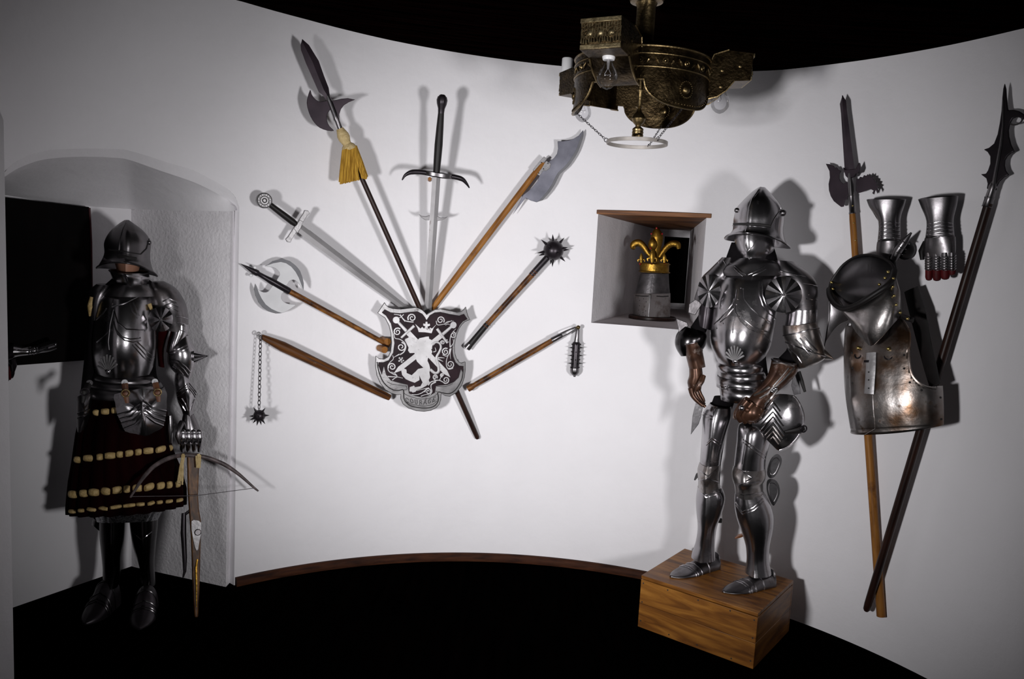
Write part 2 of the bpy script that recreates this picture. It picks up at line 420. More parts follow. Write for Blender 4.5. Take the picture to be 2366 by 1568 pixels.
# little window niche
NL = phi(on_wall(1374, 620)); NR = phi(on_wall(1623, 620))
NZ0 = on_wall(1362, 745).z; NZ1 = on_wall(1500, 499).z
cols = sorted(set([radians(a) for a in range(-100, 101, 2)] + [PJL, PJR, NL, NR] + [a for a, z in tabO]))
cols = [c for i, c in enumerate(cols) if i == 0 or c - cols[i - 1] > 1e-4 or c in (PJL, PJR, NL, NR)]
mb = MB()
def wq(mb, a, b, za0, za1, zb0, zb1, off=0):
    N = 5
    for i in range(N):
        t, u = i / N, (i + 1) / N
        mb.add([wpt(a, za0 + (za1 - za0) * t, off), wpt(a, za0 + (za1 - za0) * u, off), wpt(b, zb0 + (zb1 - zb0) * u, off), wpt(b, zb0 + (zb1 - zb0) * t, off)], [[0, 1, 2, 3]])
for a, b in zip(cols[:-1], cols[1:]):
    mid = (a + b) / 2; ca, cb = ceil_z(a), ceil_z(b)
    if PJL < mid < PJR:
        wq(mb, a, b, lerp_tab(tabO, a), ca, lerp_tab(tabO, b), cb)
    elif NL < mid < NR:
        wq(mb, a, b, 0, NZ0, 0, NZ0); wq(mb, a, b, NZ1, ca, NZ1, cb)
    else:
        wq(mb, a, b, 0, ca, 0, cb)
bmw = mb
wall = single('wall_round', bmw, PLASTER, 'white plastered wall curving round the tower room', None, (0, 0, 0), kind='structure')
# alcove shell
B0 = on_z(303, 1308, 0); A0 = on_z(30, 1403, 0); C0 = on_z(524, 1356, 0)
A1 = A0 + (A0 - B0) * 1.1
nb = (B0 - A0).cross(V((0, 0, 1))).normalized()
nr_ = (C0 - B0).cross(V((0, 0, 1))).normalized()
def ylin(x): return lerp_tab([(-400, 420), (8, 450), (120, 468), (210, 477), (303, 483), (400, 486), (543, 488)], x)
def topback(x):
    y = ylin(x)
    return on_plane(x, y, B0, nb) if x <= 303 else on_plane(x, y, B0, nr_)
mb = MB()
I3 = []; pad = on_wall
for (x, y) in ARCI:
    I3.append(on_wall(x, y, -.035))
n = len(ARCI)
T3 = [topback(x) for x, y in ARCI]
T3[-1] = I3[-1] + V((0, 0, .0))
left_extra = []
# chamfer between wall face and soffit edge
def resample(P, k):
    L = [0]
    for a, b in zip(P[:-1], P[1:]): L.append(L[-1] + (b - a).length)
    out = []
    for i in range(k):
        s = L[-1] * i / (k - 1); j = 0
        while j < len(L) - 2 and L[j + 1] < s: j += 1
        t = (s - L[j]) / max(L[j + 1] - L[j], 1e-9); out.append(P[j].lerp(P[j + 1], t))
    return out
JO = [on_wall(553 - (553 - 528) * i / 12, 478 + (1356 - 478) * i / 12) for i in range(1, 13)]
JO = [wpt(PJR, p.z) for p in JO]; JO[-1].z = 0
JI = []
for i in range(1, 13):
    p = on_wall(543 - (543 - 519) * i / 12, 486 + (1354 - 486) * i / 12, -.035); JI.append(p)
dphi = phi(JI[0])
JI = [V((CX + (CR + .035) * sin(dphi), CY + (CR + .035) * cos(dphi), p.z)) for p in JI]; JI[-1].z = 0
O3 = resample([wpt(PJL, tabO[0][1])] + Wo[1:], 60) + JO
I3r = resample(I3, 60)
Iall = I3r + JI
mb.loft([O3, Iall], closed=False)
single('trim_1', mb, PLASTER, 'rounded white plaster edge of the alcove arch', None, (0, 0, 0), kind='structure')
mb = MB()
mids = [[I3[i].lerp(T3[i], t) + V((0, 0, .02 * sin(pi * t))) for i in range(n)] for t in (0, .33, .66, 1)]
# carry the vault on to the left, out of sight behind the near jamb
for k, t in enumerate((0, .33, .66, 1)):
    ext = wpt(PJL, tabO[0][1] - .02, -.03).lerp(topback(-400), t)
    mids[k] = [ext] + mids[k]
mb.loft(mids, closed=False)
single('ceiling_vault', mb, PLASTER, 'shallow plaster vault over the alcove', None, (0, 0, 0), kind='structure')
mb = MB()
tb = [topback(x) for x in (-400, 8, 120, 210, 303)]; fb = [V((p.x, p.y, 0)) for p in tb]
for i in range(len(tb) - 1): mb.add([fb[i], fb[i + 1], tb[i + 1] + V((0, 0, .06)), tb[i] + V((0, 0, .06))], [[0, 1, 2, 3]])
single('wall_alcove_back', mb, PLASTER, 'white back wall of the alcove behind the left armour', None, (0, 0, 0), kind='structure')
mb = MB()
rows = []
for t in [i / 24 for i in range(25)]:
    x = 303 + (543 - 303) * t
    tp = topback(x); rows.append(tp)
rows[-1] = V((JI[0].x, JI[0].y, I3[-1].z + .03))
cc = [[V((p.x, p.y, 0)).lerp(p, s) for s in [k / 16 for k in range(17)]] for p in rows]
mb.loft(cc, closed=False)
single('wall_alcove_side', mb, ROUGHPL, 'rough plastered side wall of the alcove', None, (0, 0, 0), kind='structure')
# the near jamb stands forward of the round wall
_j = on_z(36, 1625, 0); JOFF = CR - sqrt((_j.x - CX) ** 2 + (_j.y - CY) ** 2)
PJ2 = phi(on_wall(21, 950, JOFF)); mb = MB()
pc = [radians(-100) + (PJ2 - radians(-100)) * i / 20 for i in range(21)]
def joff(k):
    z = 2.2 * k / 22; u = min(1, max(0, (z - 1.8) / .35)); return JOFF * (1 - u * u * (3 - 2 * u)) - .01 * u
rows = [[wpt(a, 2.2 * k / 22, joff(k)) for k in range(23)] for a in pc] + [[wpt(PJ2 - .004, 2.2 * k / 22, joff(k) - d) for k in range(23)] for d in (.02, .1, .2)]
mb.loft(rows, closed=False)
single('trim_2', mb, PLASTER, 'white plastered jamb at the left edge of the room', None, (0, 0, 0), kind='structure')
# floor and ceiling
mb = MB()
ring = [wpt(radians(a), 0, -.9) for a in range(-180, 180, 6)]
mb.add(ring, [list(range(len(ring)))])
mb.add([p - V((0, 0, .05)) for p in ring], [list(range(len(ring)))[::-1]])
single('floor', mb, FLOORM, 'near-black floor of the tower room', None, (0, 0, 0), kind='structure')
mb = MB()
ph = [radians(a) for a in range(-180, 181, 4)]
rg = [wpt(a, ceil_z(a), -.03) for a in ph]; c0 = V((CX, CY, 2.35)); k = len(rg)
mb.add(rg + [c0], [[i, i + 1, k] for i in range(k - 1)])
mb.add([p + V((0, 0, .06)) for p in rg] + [c0 + V((0, 0, .06))], [[i + 1, i, k] for i in range(k - 1)])
single('ceiling', mb, CEILM, 'black stained timber ceiling', None, (0, 0, 0), kind='structure')
# baseboard strip
mb = MB(); a0 = PJR + .002; a1 = phi(on_wall(1660, 1345))
P = [a0 + (a1 - a0) * i / 80 for i in range(81)]
sec = [(0, 0), (.022, 0), (.022, .026), (.014, .036), (0, .036)]
mb.loft([[wpt(a, z, o + .001) for o, z in sec] for a in P])
single('baseboard_round', mb, BASEM, 'narrow dark wooden strip along the foot of the round wall', None, (0, 0, 0), kind='structure')
# niche shell (reveals, sill, back wall with a black opening)
f0, f1 = wpt(NL, NZ0), wpt(NR, NZ0)
bl = on_z(1512, 528, NZ1); br = on_z(1595, 533, NZ1)
def q4(mb, a, b, c, d): mb.add([a, b, c, d], [[0, 1, 2, 3]])
zz = lambda p, z: V((p.x, p.y, z))
def niche(name, mb, what): single(name, mb, ROUGHPL, what, None, (0, 0, 0), kind='structure')
mb = MB(); q4(mb, zz(f0, NZ0), zz(bl, NZ0), zz(bl, NZ1), zz(f0, NZ1)); niche('wall_niche_left', mb, 'rough plastered left side of the small niche')
mb = MB(); q4(mb, zz(f1, NZ0), zz(br, NZ0), zz(br, NZ1), zz(f1, NZ1)); niche('wall_niche_right', mb, 'rough plastered right side of the small niche')
nc = [wpt(NL + (NR - NL) * i / 8, NZ0) for i in range(9)]
mb = MB(); mb.add(nc + [zz(br, NZ0), zz(bl, NZ0)], [list(range(11))]); niche('floor_niche', mb, 'white plastered sill of the small niche')
nback = (br - bl).cross(V((0, 0, 1))).normalized()
o1 = on_plane(1536, 546, bl, nback); o2 = on_plane(1593.5, 546, bl, nback); zlo = on_plane(1585, 701, bl, nback).z; zhi = o1.z
o1 = zz(o1, 0); o2 = zz(o2, 0); L_, R_ = zz(bl, 0), zz(br, 0)
mb = MB()
for a, b, z0, z1 in ((L_, o1, NZ0, NZ1), (o2, R_, NZ0, NZ1), (o1, o2, NZ0, zlo), (o1, o2, zhi, NZ1)):
    q4(mb, zz(a, z0), zz(b, z0), zz(b, z1), zz(a, z1))
niche('wall_niche_back', mb, 'white plaster round the slit at the back of the niche')
mb = MB(); dv = -nback if nback.dot(bl - CAM) < 0 else nback
dv = dv if dv.dot(bl - CAM) > 0 else -dv
for a, b in ((o1, o1 + dv * .25), (o2, o2 + dv * .25)): q4(mb, zz(a, zlo), zz(b, zlo), zz(b, zhi), zz(a, zhi))
for z in (zlo, zhi): q4(mb, zz(o1, z), zz(o2, z), zz(o2 + dv * .25, z), zz(o1 + dv * .25, z))
q4(mb, zz(o1 + dv * .25, zlo), zz(o2 + dv * .25, zlo), zz(o2 + dv * .25, zhi), zz(o1 + dv * .25, zhi))  # lining coloured near-black to stand for the dark inside the opening
single('window_1', mb, PANELM, 'slit opening at the back of the niche, its darkness put into a near-black lining', None, (0, 0, 0), kind='structure')
# lintel board over the niche
mb = MB(); fa, fb_ = wpt(NL - .004, NZ1, .006), wpt(NR + .012, NZ1, .006)
e0, e1 = zz(bl, NZ1), zz(br, NZ1)
th = V((0, 0, .019))
mb.add([fa, fb_, e1, e0, fa + th, fb_ + th, e1 + th, e0 + th], [[0, 1, 2, 3], [4, 7, 6, 5], [0, 4, 5, 1], [1, 5, 6, 2], [2, 6, 7, 3], [3, 7, 4, 0]])
single('lintel_board', mb, PLANK, 'knotty brown lintel board across the top of the wall niche', 'board', (fa + fb_) / 2, bevel=.002)
# ================================================================== weapons fanned round the shield
def L2(a, b, t): return (a[0] + (b[0] - a[0]) * t, a[1] + (b[1] - a[1]) * t)
def shaft(pl, a, b, prof, lift=0, n=14):
    """straight turned shaft between two sighted points; prof in pixels of half width"""
    A = pl.p(*a, lift); B = pl.p(*b, lift); mb = MB()
    return mb.lathe(A, B, [(t, pl.m(r)) for t, r in prof], n)
def perp(a, b, w):
    dx, dy = b[0] - a[0], b[1] - a[1]; l = sqrt(dx * dx + dy * dy); return (-dy / l * w, dx / l * w)
def strip(pl, a, b, prof, lift=0):
    """left/right stations of a straight blade; prof: (t, half width px)"""
    out = []
    o = perp(a, b, 1)
    for q in prof:
        c = L2(a, b, q[0]); w = q[1]
        out.append((pl.p(c[0] - o[0] * w, c[1] - o[1] * w, lift), pl.p(c[0] + o[0] * w, c[1] + o[1] * w, lift)))
    return out
MM = .001

# --- double-bitted axe
pl = Pl((560, 611), (897, 797), .042, .042)
t = thing('battle_axe', 'double-bitted battle axe with a black spike and pale crescent blades on a brown shaft', 'axe', pl.p(720, 702))
part('shaft', shaft(pl, (664, 670), (899, 798), [(0, 6.6), (.5, 6.2), (1, 5.8)]), WOOD, t)
mb = shaft(pl, (556, 609), (669, 673), [(0, .3), (.12, 3.2), (.27, 6.8), (.33, 7.2), (.36, 5.2), (.50, 5.8), (.62, 7.4), (.98, 7.8), (1, 7.2)])
part('socket_spike', mb, BLACKST, t)
for s, pts, crs in ((0, [(612, 615), (630, 603), (652, 597), (670, 603), (684, 614), (693, 625), (698, 638), (702, 654), (701, 671), (694, 660), (687, 651), (678, 646), (668, 650), (660, 661), (640, 651), (644, 640), (647, 633), (642, 624), (630, 617)],
                     [(612, 615), (630, 603), (652, 597), (670, 603), (684, 614), (693, 625), (698, 638), (702, 654), (701, 671), (695, 654), (690, 641), (683, 628), (673, 616), (661, 608), (649, 605), (632, 608)]),
                    (1, [(590, 655), (587, 668), (590, 682), (597, 698), (607, 710), (620, 719), (637, 724), (652, 723), (664, 718), (675, 711), (684, 703.5), (668, 702), (656, 697), (650, 688), (652, 678), (656, 672), (634, 658), (626, 665), (620, 673), (609, 675), (597, 668)],
                     [(590, 655), (587, 668), (590, 682), (597, 698), (607, 710), (620, 719), (637, 724), (652, 723), (640, 719), (627, 713), (614, 703), (605, 690), (599, 678), (595, 667)])):
    b = part('blade', MB().prism(pl.P(smooth_px(pts, 2, True), .003), pl.n, .006), PALE, t, bevel=.0015)
    part('cutting_edge', MB().prism(pl.P(crs, .0036), pl.n, .0072), EDGE, b, bevel=.001)
for q in ((589, 618), (580, 636)):
    nb_ = MB(); c = pl.p(*q); nb_.tube([c, c - pl.n * .042], [.005, .005], 10); nb_.ball(c, .007)
    single('wall_peg', nb_, WHITE, 'small white peg %s the spike of the double-bitted axe' % ('just above' if q[0] > 585 else 'just below'), 'peg', c)
for q, lb in (((889, 808), 'round-ended wooden peg under the butt of the battle axe'), ((896, 789), 'wooden peg above the butt of the battle axe, half behind the shield')):
    mb = MB(); c = pl.p(*q, .030); mb.tube([c, c - pl.n * .069], pl.m(8.2), 18); mb.tube([c + pl.n * .001, c], pl.m(3), 12)
    single('wall_peg', mb, WOODL, lb, 'peg', c, bevel=.0015)

# --- arming sword
pl = Pl((610, 463), (945, 716), .075, .045)
t = thing('arming_sword', 'one-handed sword with a round engraved disc pommel and a straight crossguard', 'sword', pl.p(690, 524))
a, b = (691, 526), (950, 722)
st = strip(pl, a, b, [(0, 9.5), (.07, 10), (.071, 10.6), (.6, 9), (1, 6.5)])
part('blade', MB().blade(st, pl.n, .0035), BRIGHT, t, smooth=20)
part('grip', shaft(pl, (623, 472), (685, 519), [(0, 6.6), (.1, 6.2), (.5, 7.2), (.85, 7.6), (1, 6)], n=16), BLACKL, t)
gd = MB()
for e in ((712, 486), (664, 559)):
    c = (688, 522); o = perp(c, e, 1)
    poly = [(c[0] + o[0] * 6, c[1] + o[1] * 6), L2(c, e, .3), L2(c, e, .75), L2(c, e, .92), e, L2(c, e, .92), L2(c, e, .75), L2(c, e, .3), (c[0] - o[0] * 6, c[1] - o[1] * 6)]
    wd = [0, 5.5, 5.5, 7, 5, -7, -5.5, -5.5, 0]
    poly = [(p[0] + o[0] * (w if i not in (4,) else 0), p[1] + o[1] * (w if i not in (4,) else 0)) for i, (p, w) in enumerate(zip(poly, wd))]
    gd.prism(pl.P(poly, .007), pl.n, .014)
gd.prism(pl.P([(679, 527), (693, 507), (701, 513), (695, 527), (687, 539)], .010), pl.n, .020)
part('crossguard', gd, SILV, t, bevel=.002)
c = pl.p(610, 463); R = pl.m(17)
pm = part('pommel', MB().lathe(c - pl.n * .012, c + pl.n * .012, [(0, R * .8), (.15, R), (.85, R), (1, R * .86)], 36), SILV, t, smooth=30)
mb = MB(); mb.torus(c + pl.n * .012, pl.n, R * .55, .0016, 32, 6); mb.torus(c + pl.n * .012, pl.n, R * .88, .0014, 36, 6); mb.torus(c + pl.n * .012, pl.n, R * .25, .0022, 20, 6)
u = pl.n.orthogonal().normalized(); w = pl.n.cross(u)
for i in range(18):
    an = 2 * pi * i / 18; d = u * cos(an) + w * sin(an); e = u * -sin(an) + w * cos(an)
    p0 = c + pl.n * .0125 + d * R * .63; mb.tube([p0 + e * .0013 * (i % 3 - 1), p0 + d * R * .17 + e * .0015 * ((i * 7) % 3 - 1)], .0011, 5)
part('engraved_ring', mb, DARK_LINE, pm)

# --- ball and chain flail
pl = Pl((605, 775), (898, 919), .05, .05)
t = thing('flail', 'flail with a thick brown club handle and a black spiked ball hanging on a chain', 'flail', pl.p(750, 850))
mb = shaft(pl, (604, 777), (900, 918), [(0, 5), (.01, 6), (.09, 9.5), (.155, 11.6), (.2, 11.4), (.5, 10), (.97, 8.2), (1, 7.4)], n=12)
h = part('handle', mb, WOODB, t)
mb = MB(); c = pl.p(597.5, 771.5, .004); mb.torus(c, pl.n, .0075, .0028, 18, 8); mb.tube([c, pl.p(604, 777)], .003, 8)
part('eye_ring', mb, SILV, t)
ch0 = pl.p(602, 776, .012); ch1 = pl.p(598.5, 944, .05)
part('chain', MB().chain(ch0, ch1, .0165, .011, .0017), BLACKST, t)
c = pl.p(599, 960, .052)
bl_ = part('spiked_ball', MB().ball(c, pl.m(13.2), 20), BLACKST, t)
def spikes(parent, c, r, h, dirs, rad, name='spike', m_=BLACKST):
    for d in dirs:
        d = d.normalized(); part(name, MB().cone(c + d * r * .93, d, rad, h), m_, parent)
def fib(n, ph=0.0):
    out = []
    for i in range(n):
        z = 1 - 2 * (i + .5) / n; a = ph + i * 2.39996; s_ = sqrt(1 - z * z); out.append(V((s_ * cos(a), s_ * sin(a), z)))
    return out
spikes(bl_, c, pl.m(13), .020, [V((cos(a), 0, sin(a))) for a in (.1, .95, 2.2, 3.25, 4.05, 5.35)] + [V((cos(a), -.7, sin(a))) for a in (.6, 2.0, 3.6, 4.65, 5.6)] + [V((.1, -1, .1)), V((.1, 1, .1)), V((.15, .2, -1)), V((-.2, -.1, -1))], .0055)

# --- tasselled halberd (its butt shows below the shield)
pl = Pl((700, 95), (1103, 1012), .115, .018)
t = thing('halberd', 'dark halberd with a golden tassel and a black shaft running down behind the shield', 'halberd', pl.p(880, 500))
part('shaft', shaft(pl, (786, 299), (1104, 1013), [(0, 5.6), (.3, 5.8), (.97, 6.4), (.995, 6), (1, 4)]), WOODD, t)
sp = [((698, 90.5), (698.5, 91)), ((694.5, 104), (705, 96)), ((695.5, 116), (714, 104)), ((707, 146.5), (736.5, 146.5 - 6)), ((722, 180), (749, 176)), ((736.5, 213), (759.5, 203)), ((747, 221), (761, 214)), ((752, 230), (763, 225))]
part('spear_point', MB().blade([(pl.p(*x), pl.p(*y)) for x, y in sp], pl.n, .006), PURPST, t, smooth=20)
bp = [(716.6, 207), (720, 217), (726, 226), (733, 232), (740, 234.5), (751, 233), (762, 230), (768, 242), (764, 252), (757, 262), (755, 272), (758, 285), (764, 294), (772, 302), (757, 301.6), (739, 295), (727, 284), (718, 270), (712, 254), (709.5, 243), (709.5, 230)]
part('axe_blade', MB().prism(pl.P(smooth_px(bp, 2, True), .003), pl.n, .006), PURPST, t, bevel=.002)
bp = [(762, 232), (775, 231), (788, 228), (804, 226.5), (821, 230), (806, 236), (795, 243), (788, 252), (784, 264), (785, 277), (776, 280), (764, 254)]
part('rear_spike', MB().prism(pl.P(bp, .0028), pl.n, .0056), PURPST, t, bevel=.002)
part('socket', shaft(pl, (757, 221), (787, 300), [(0, 4), (.15, 5.5), (.6, 6), (.68, 7), (.75, 5.6), (1, 6)]), STEELD, t)
part('tassel_knob', shaft(pl, (785, 297), (808, 346), [(0, 8), (.1, 9.5), (.3, 13), (.45, 13.3), (.62, 10.5), (.72, 9.5), (.8, 14), (.93, 16.5), (1, 16)], n=20), CORDM, t)
mb = MB(); rnd = random.Random(3)
for k in range(230):
    s_ = rnd.random(); d = (rnd.random() - .5)
    x0 = 791 + 32 * s_; y0 = 347 - 11 * s_
    if s_ < .74: x1 = 784 + (829 - 784) * (s_ / .74); y1 = 424 - 10 * (s_ / .74)
    else: x1 = 836 + 14 * ((s_ - .74) / .26); y1 = 411
    y1 += rnd.uniform(-5, 3); x1 += rnd.uniform(-2, 2); dep = (1 - (2 * s_ - 1) ** 2) ** .5
    side = 1 if rnd.random() < .75 else -1
    l0 = dep * pl.m(14) * side; l1 = dep * pl.m(17) * side * rnd.uniform(.8, 1.1)
    xm = (x0 + x1) / 2 + rnd.uniform(-2, 2); ym = (y0 + y1) / 2
    mb.tube([pl.p(x0, y0, l0), pl.p(xm, ym, (l0 + l1) / 2 + .002 * side), pl.p(x1, y1, l1)], pl.m(1.5), 5)
part('tassel_fringe', mb, TASSEL, t)

# --- two-handed sword, pommel standing well off the wall
pl = Pl((1022, 222), (985, 770), .23, .035)
t = thing('two_handed_sword', 'long two-handed sword with a black grip and drooping guard, standing point down behind the shield', 'sword', pl.p(1000, 500))
part('pommel', shaft(pl, (1022.5, 218), (1019, 262), [(0, 4), (.06, 7.5), (.1, 8), (.12, 10), (.3, 12.2), (.5, 11), (.75, 7.6), (1, 6.8)], n=18), BLACKST, t)
part('grip', shaft(pl, (1019.5, 256), (1008.5, 398), [(0, 6.6), (.25, 8), (.55, 9.2), (.8, 8.6), (1, 7.6)], n=18), BLACKL, t)
gp = smooth_px([(929, 416), (936, 405), (949, 398), (966, 397), (984, 399), (1008, 404), (1030, 407), (1050, 408.5), (1068, 414), (1078, 424), (1084.5, 434)], 4)
k = len(gp)
part('crossguard', MB().tube([pl.p(*q) for q in gp], [pl.m(1.2 + 4.6 * min(1, min(i, k - 1 - i) / 9)) for i in range(k)], 10), BLACKST, t)
c = pl.p(1014, 403); ax = (pl.p(1046, 407) - pl.p(984, 397)).normalized(); dn = ax.cross(pl.n)
mb = MB()
rr = []
for i in range(33):
    an = 2 * pi * i / 32; rr.append(c + ax * (pl.m(31) * cos(an)) + pl.n * (.032 * sin(an)))
w_ = (pl.p(1008, 412) - pl.p(1009, 393)).normalized()
q_ = []
for p_ in rr: q_.append([p_ - w_ * .008, p_ + w_ * .008, p_ + w_ * .008 + (c - p_) * .12, p_ - w_ * .008 + (c - p_) * .12])
mb.loft(q_, caps=False)
part('side_ring', mb, STEELD, t, bevel=.001)
a, b = (1009, 398), (984, 790)
part('blade', MB().blade(strip(pl, a, b, [(0, 9), (.04, 9.4), (.35, 9.1), (1, 8.2)]), pl.n, .0045), BRIGHT, t, smooth=20)
for pts in ([(967, 494), (975, 499), (984, 500), (993, 497), (992, 509), (982, 508), (974, 503)], [(1035, 500), (1027, 503), (1019, 503), (1010, 499), (1009, 511), (1019, 509), (1028, 506)]):
    part('parrying_lug', MB().prism(pl.P(pts, .003), pl.n, .006), BRIGHT, t, bevel=.002)
mb = MB(); q = on_wall(993, 416, .002); mb.tube([q, pl.p(993, 413, -.012)], pl.m(4.2), 12)
single('wall_peg', mb, WOODL, 'wooden peg carrying the guard of the tall two-handed sword', 'peg', q, bevel=.001)

# --- broad glaive
pl = Pl((1340, 310), (1005, 705), .035, .028)
t = thing('glaive', 'pole arm with a broad notched grey cleaver blade on a light oak shaft', 'glaive', pl.p(1170, 520))
part('shaft', shaft(pl, (1256, 374), (996, 716), [(0, 4.5), (.03, 6), (.1, 7), (.6, 7), (1, 7)]), WOODL, t)
bo = [(1347.5, 300), (1337, 313), (1326, 320), (1314, 324), (1301, 326), (1288.5, 326), (1289.5, 343), (1287, 355), (1280, 365), (1270, 372), (1258, 384), (1248.5, 399), (1242, 418), (1228, 435), (1209, 450), (1199, 470), (1183.5, 497), (1192, 486), (1206, 468), (1215, 457), (1226, 463), (1240, 467), (1254, 462), (1271, 443), (1281, 428), (1288, 414), (1294, 402), (1311, 387), (1320, 376), (1328, 364), (1336, 350), (1341, 337), (1346, 322), (1348.5, 312)]
gb = part('blade', MB().prism(pl.P(bo, .003), pl.n, .006), GREYST, t, bevel=.0012)
eo = [(1348.5, 303), (1346, 322), (1341, 337), (1336, 350), (1328, 364), (1320, 376), (1311, 387), (1294, 402), (1288, 414), (1281, 428), (1271, 443), (1254, 462), (1240, 467), (1250, 459), (1265, 441), (1275, 426), (1282, 411), (1289, 399), (1306, 383), (1315, 372), (1323, 360), (1331, 346), (1336, 333), (1341, 318)]
part('cutting_edge', MB().prism(pl.P(eo, .0036), pl.n, .0072), EDGE, gb, bevel=.001)
mb = MB(); mb.prism(pl.P([(1257, 361), (1264, 367), (1248, 388), (1240, 398), (1231, 392), (1243, 377)], .009), pl.n, .018)
mb.prism(pl.P([(1262, 371), (1273, 378), (1271, 388), (1262, 395), (1255, 394), (1247, 406), (1241, 402), (1250, 388)], .0055), pl.n, .011)
part('socket', mb, SILV, t, bevel=.0015)
mb = MB()
for q in ((1251, 375), (1266, 377), (1256, 390), (1245, 400)): mb.ball(pl.p(*q, .0095 if q[0] < 1253 and q[1] < 380 else .006), .0028, 10)
part('rivet', mb, DARK_LINE, t)

# --- morning star
pl = Pl((1279, 578), (1080, 802), .075, .035)
t = thing('morning_star', 'morning star club with a round spiked black iron head and a dark banded handle', 'mace', pl.p(1180, 690))
c = pl.p(1279, 578)
hd = part('spiked_head', MB().ball(c, pl.m(23.5), 28), BLACKST, t)
def at2(x, y): return pl.p(x, y) - c
for (x, y), nz in (((1277, 541), 0), ((1250, 553), .01), ((1304, 549), -.01), ((1311, 571), .015), ((1316, 577), -.02), ((1306, 604), .0), ((1276, 616), .01), ((1272, 611), -.025), ((1241, 584), .01), ((1245, 591), -.02), ((1289, 585), .055), ((1268, 568), .05), ((1262, 592), -.045), ((1292, 562), -.05)):
    v = at2(x, y) + pl.n * nz; d = v.normalized(); r0 = pl.m(22.5)
    part('spike', MB().cone(c + d * r0, d, .0078, max(v.length - r0, .022)), BLACKST, hd)
part('handle', shaft(pl, (1265, 595), (1122, 753), [(0, 6.8), (.4, 6.6), (.401, 6.2), (1, 6.2)]), WOOD, t)
part('upper_sleeve', shaft(pl, (1267, 592), (1228, 635), [(0, 7.6), (.9, 7.2), (1, 7)]), BLACKST, t)
part('grip', shaft(pl, (1126, 748), (1080, 803), [(0, 6.6), (.5, 7), (.86, 7.4), (.87, 7.6), (1, 8.4)]), BLACKL, t)
part('butt_cap', shaft(pl, (1086, 795), (1078.5, 804), [(0, 7.6), (1, 8.6)]), STEELD, t)
mb = MB()
ax = (pl.p(1080, 803) - pl.p(1265, 595)).normalized()
for f in (.2, .23, .26, .96, 1.0): q = L2((1265, 595), (1122, 753), f); mb.torus(pl.p(*q), ax, pl.m(7), .0016, 20, 6)
part('band', mb, LEATHER, t)

# --- hinged war flail
pl = Pl((1332, 760), (1082, 898), .045, .045)
t = thing('war_flail', 'hinged flail with a short studded black cylinder hanging from a scorched wooden handle', 'flail', pl.p(1200, 830))
part('handle', shaft(pl, (1292, 777), (1081, 898), [(0, 5), (.05, 5.8), (.25, 6.4), (.9, 6.4), (.93, 6), (.96, 8), (1, 7.6)]), WOOD, t)
mb = MB()
for s_ in (-1, 1):
    o = perp((1294, 775), (1331, 757), 4.2 * s_)
    mb.tube([pl.p(1290 + o[0], 777 + o[1]), pl.p(1310 + o[0], 767.5 + o[1]), pl.p(1331 + o[0] * .5, 757 + o[1] * .5)], .0028, 8)
mb.lathe(pl.p(1275, 786), pl.p(1299, 773), [(0, pl.m(6.7)), (.9, pl.m(6)), (1, pl.m(4))], 14)
part('fork', mb, STEELD, t)
mb = MB(); q = pl.p(1336, 756, .008); mb.ball(q, pl.m(5), 12); mb.tube([pl.p(1330, 757), q], .004, 8)
part('hinge_pin', mb, BRASS, t)
part('neck', shaft(pl, (1335, 760), (1332, 792), [(0, 3.6), (.1, 4.5), (.5, 5), (.9, 6.4), (1, 6.6)]), STEELD, t)
hd = part('striking_head', shaft(pl, (1332, 789), (1328, 854), [(0, 6), (.04, 9), (.1, 9.6), (1, 10)], n=18), BLACKST, t)
for i, yy in enumerate((795, 803, 812, 821, 830, 839, 848)):
    xc = 1332 - 4 * (yy - 789) / 65; lg = .019 if i in (1, 3, 5) else .009
    for j in range(6):
        an = pi * j / 3 + (0 if i % 2 else .5) + .06
        d = ((pl.p(xc + 10, yy) - pl.p(xc, yy)).normalized() * cos(an) + pl.n * sin(an))
        part('stud', MB().cone(pl.p(xc, yy) + d * pl.m(9.3), d, .0035, lg, 6), BLACKST, hd)
part('end_cap', shaft(pl, (1328, 850), (1327.4, 870), [(0, 10.4), (.3, 11), (.55, 9.8), (.8, 6), (.85, 4), (1, 2.5)], n=18), STEELD, t)
# ================================================================== heraldic shield
pl = Pl((870, 820), (1085, 820), .105, .105)
def S(x, y): return (850 + x / 4.479, 680 + y / 4.479)
def SS(pts): return [S(*q) for q in pts]
t = thing('shield', 'silver and black heraldic shield with a lion, crown, crossed swords and the word COURAGE', 'shield', pl.p(975, 830))
_sx = (pl.B - pl.A).normalized(); _sc = pl.p(975, 830)
def bulge(v):
    d = (v - _sc); x = d.dot(_sx); z = d.z
    return v + pl.n * (.030 * (1 - (x / .22) ** 2) - .014 - .012 * (z / .25) ** 2)
OUT = [(175, 86), (190, 112), (215, 134), (260, 148), (340, 153), (430, 142), (480, 136), (520, 140), (560, 160), (585, 182), (606, 208), (640, 185), (690, 157), (750, 150), (850, 170), (930, 188), (970, 180), (1000, 160), (1022, 133), (1030, 180), (1043, 225), (1066, 265), (1010, 283), (975, 315), (945, 355), (915, 430), (895, 520), (897, 600), (915, 660), (940, 697), (970, 712), (1012, 700), (1013, 780), (1003, 860), (975, 945), (920, 1015), (850, 1054), (800, 1045), (757, 1022), (752, 1085), (738, 1135), (705, 1170), (650, 1197), (580, 1207), (500, 1200), (420, 1174), (362, 1130), (338, 1075), (340, 1030), (300, 1036), (240, 1020), (180, 985), (130, 920), (95, 840), (80, 740), (85, 640), (115, 665), (165, 672), (210, 645), (235, 590), (245, 500), (238, 400), (218, 320), (180, 245), (105, 195)]
part('plate', MB().prism(pl.P(SS(OUT), 0), pl.n, .014), SILV, t, warp=bulge, maxlen=.025, bevel=0)
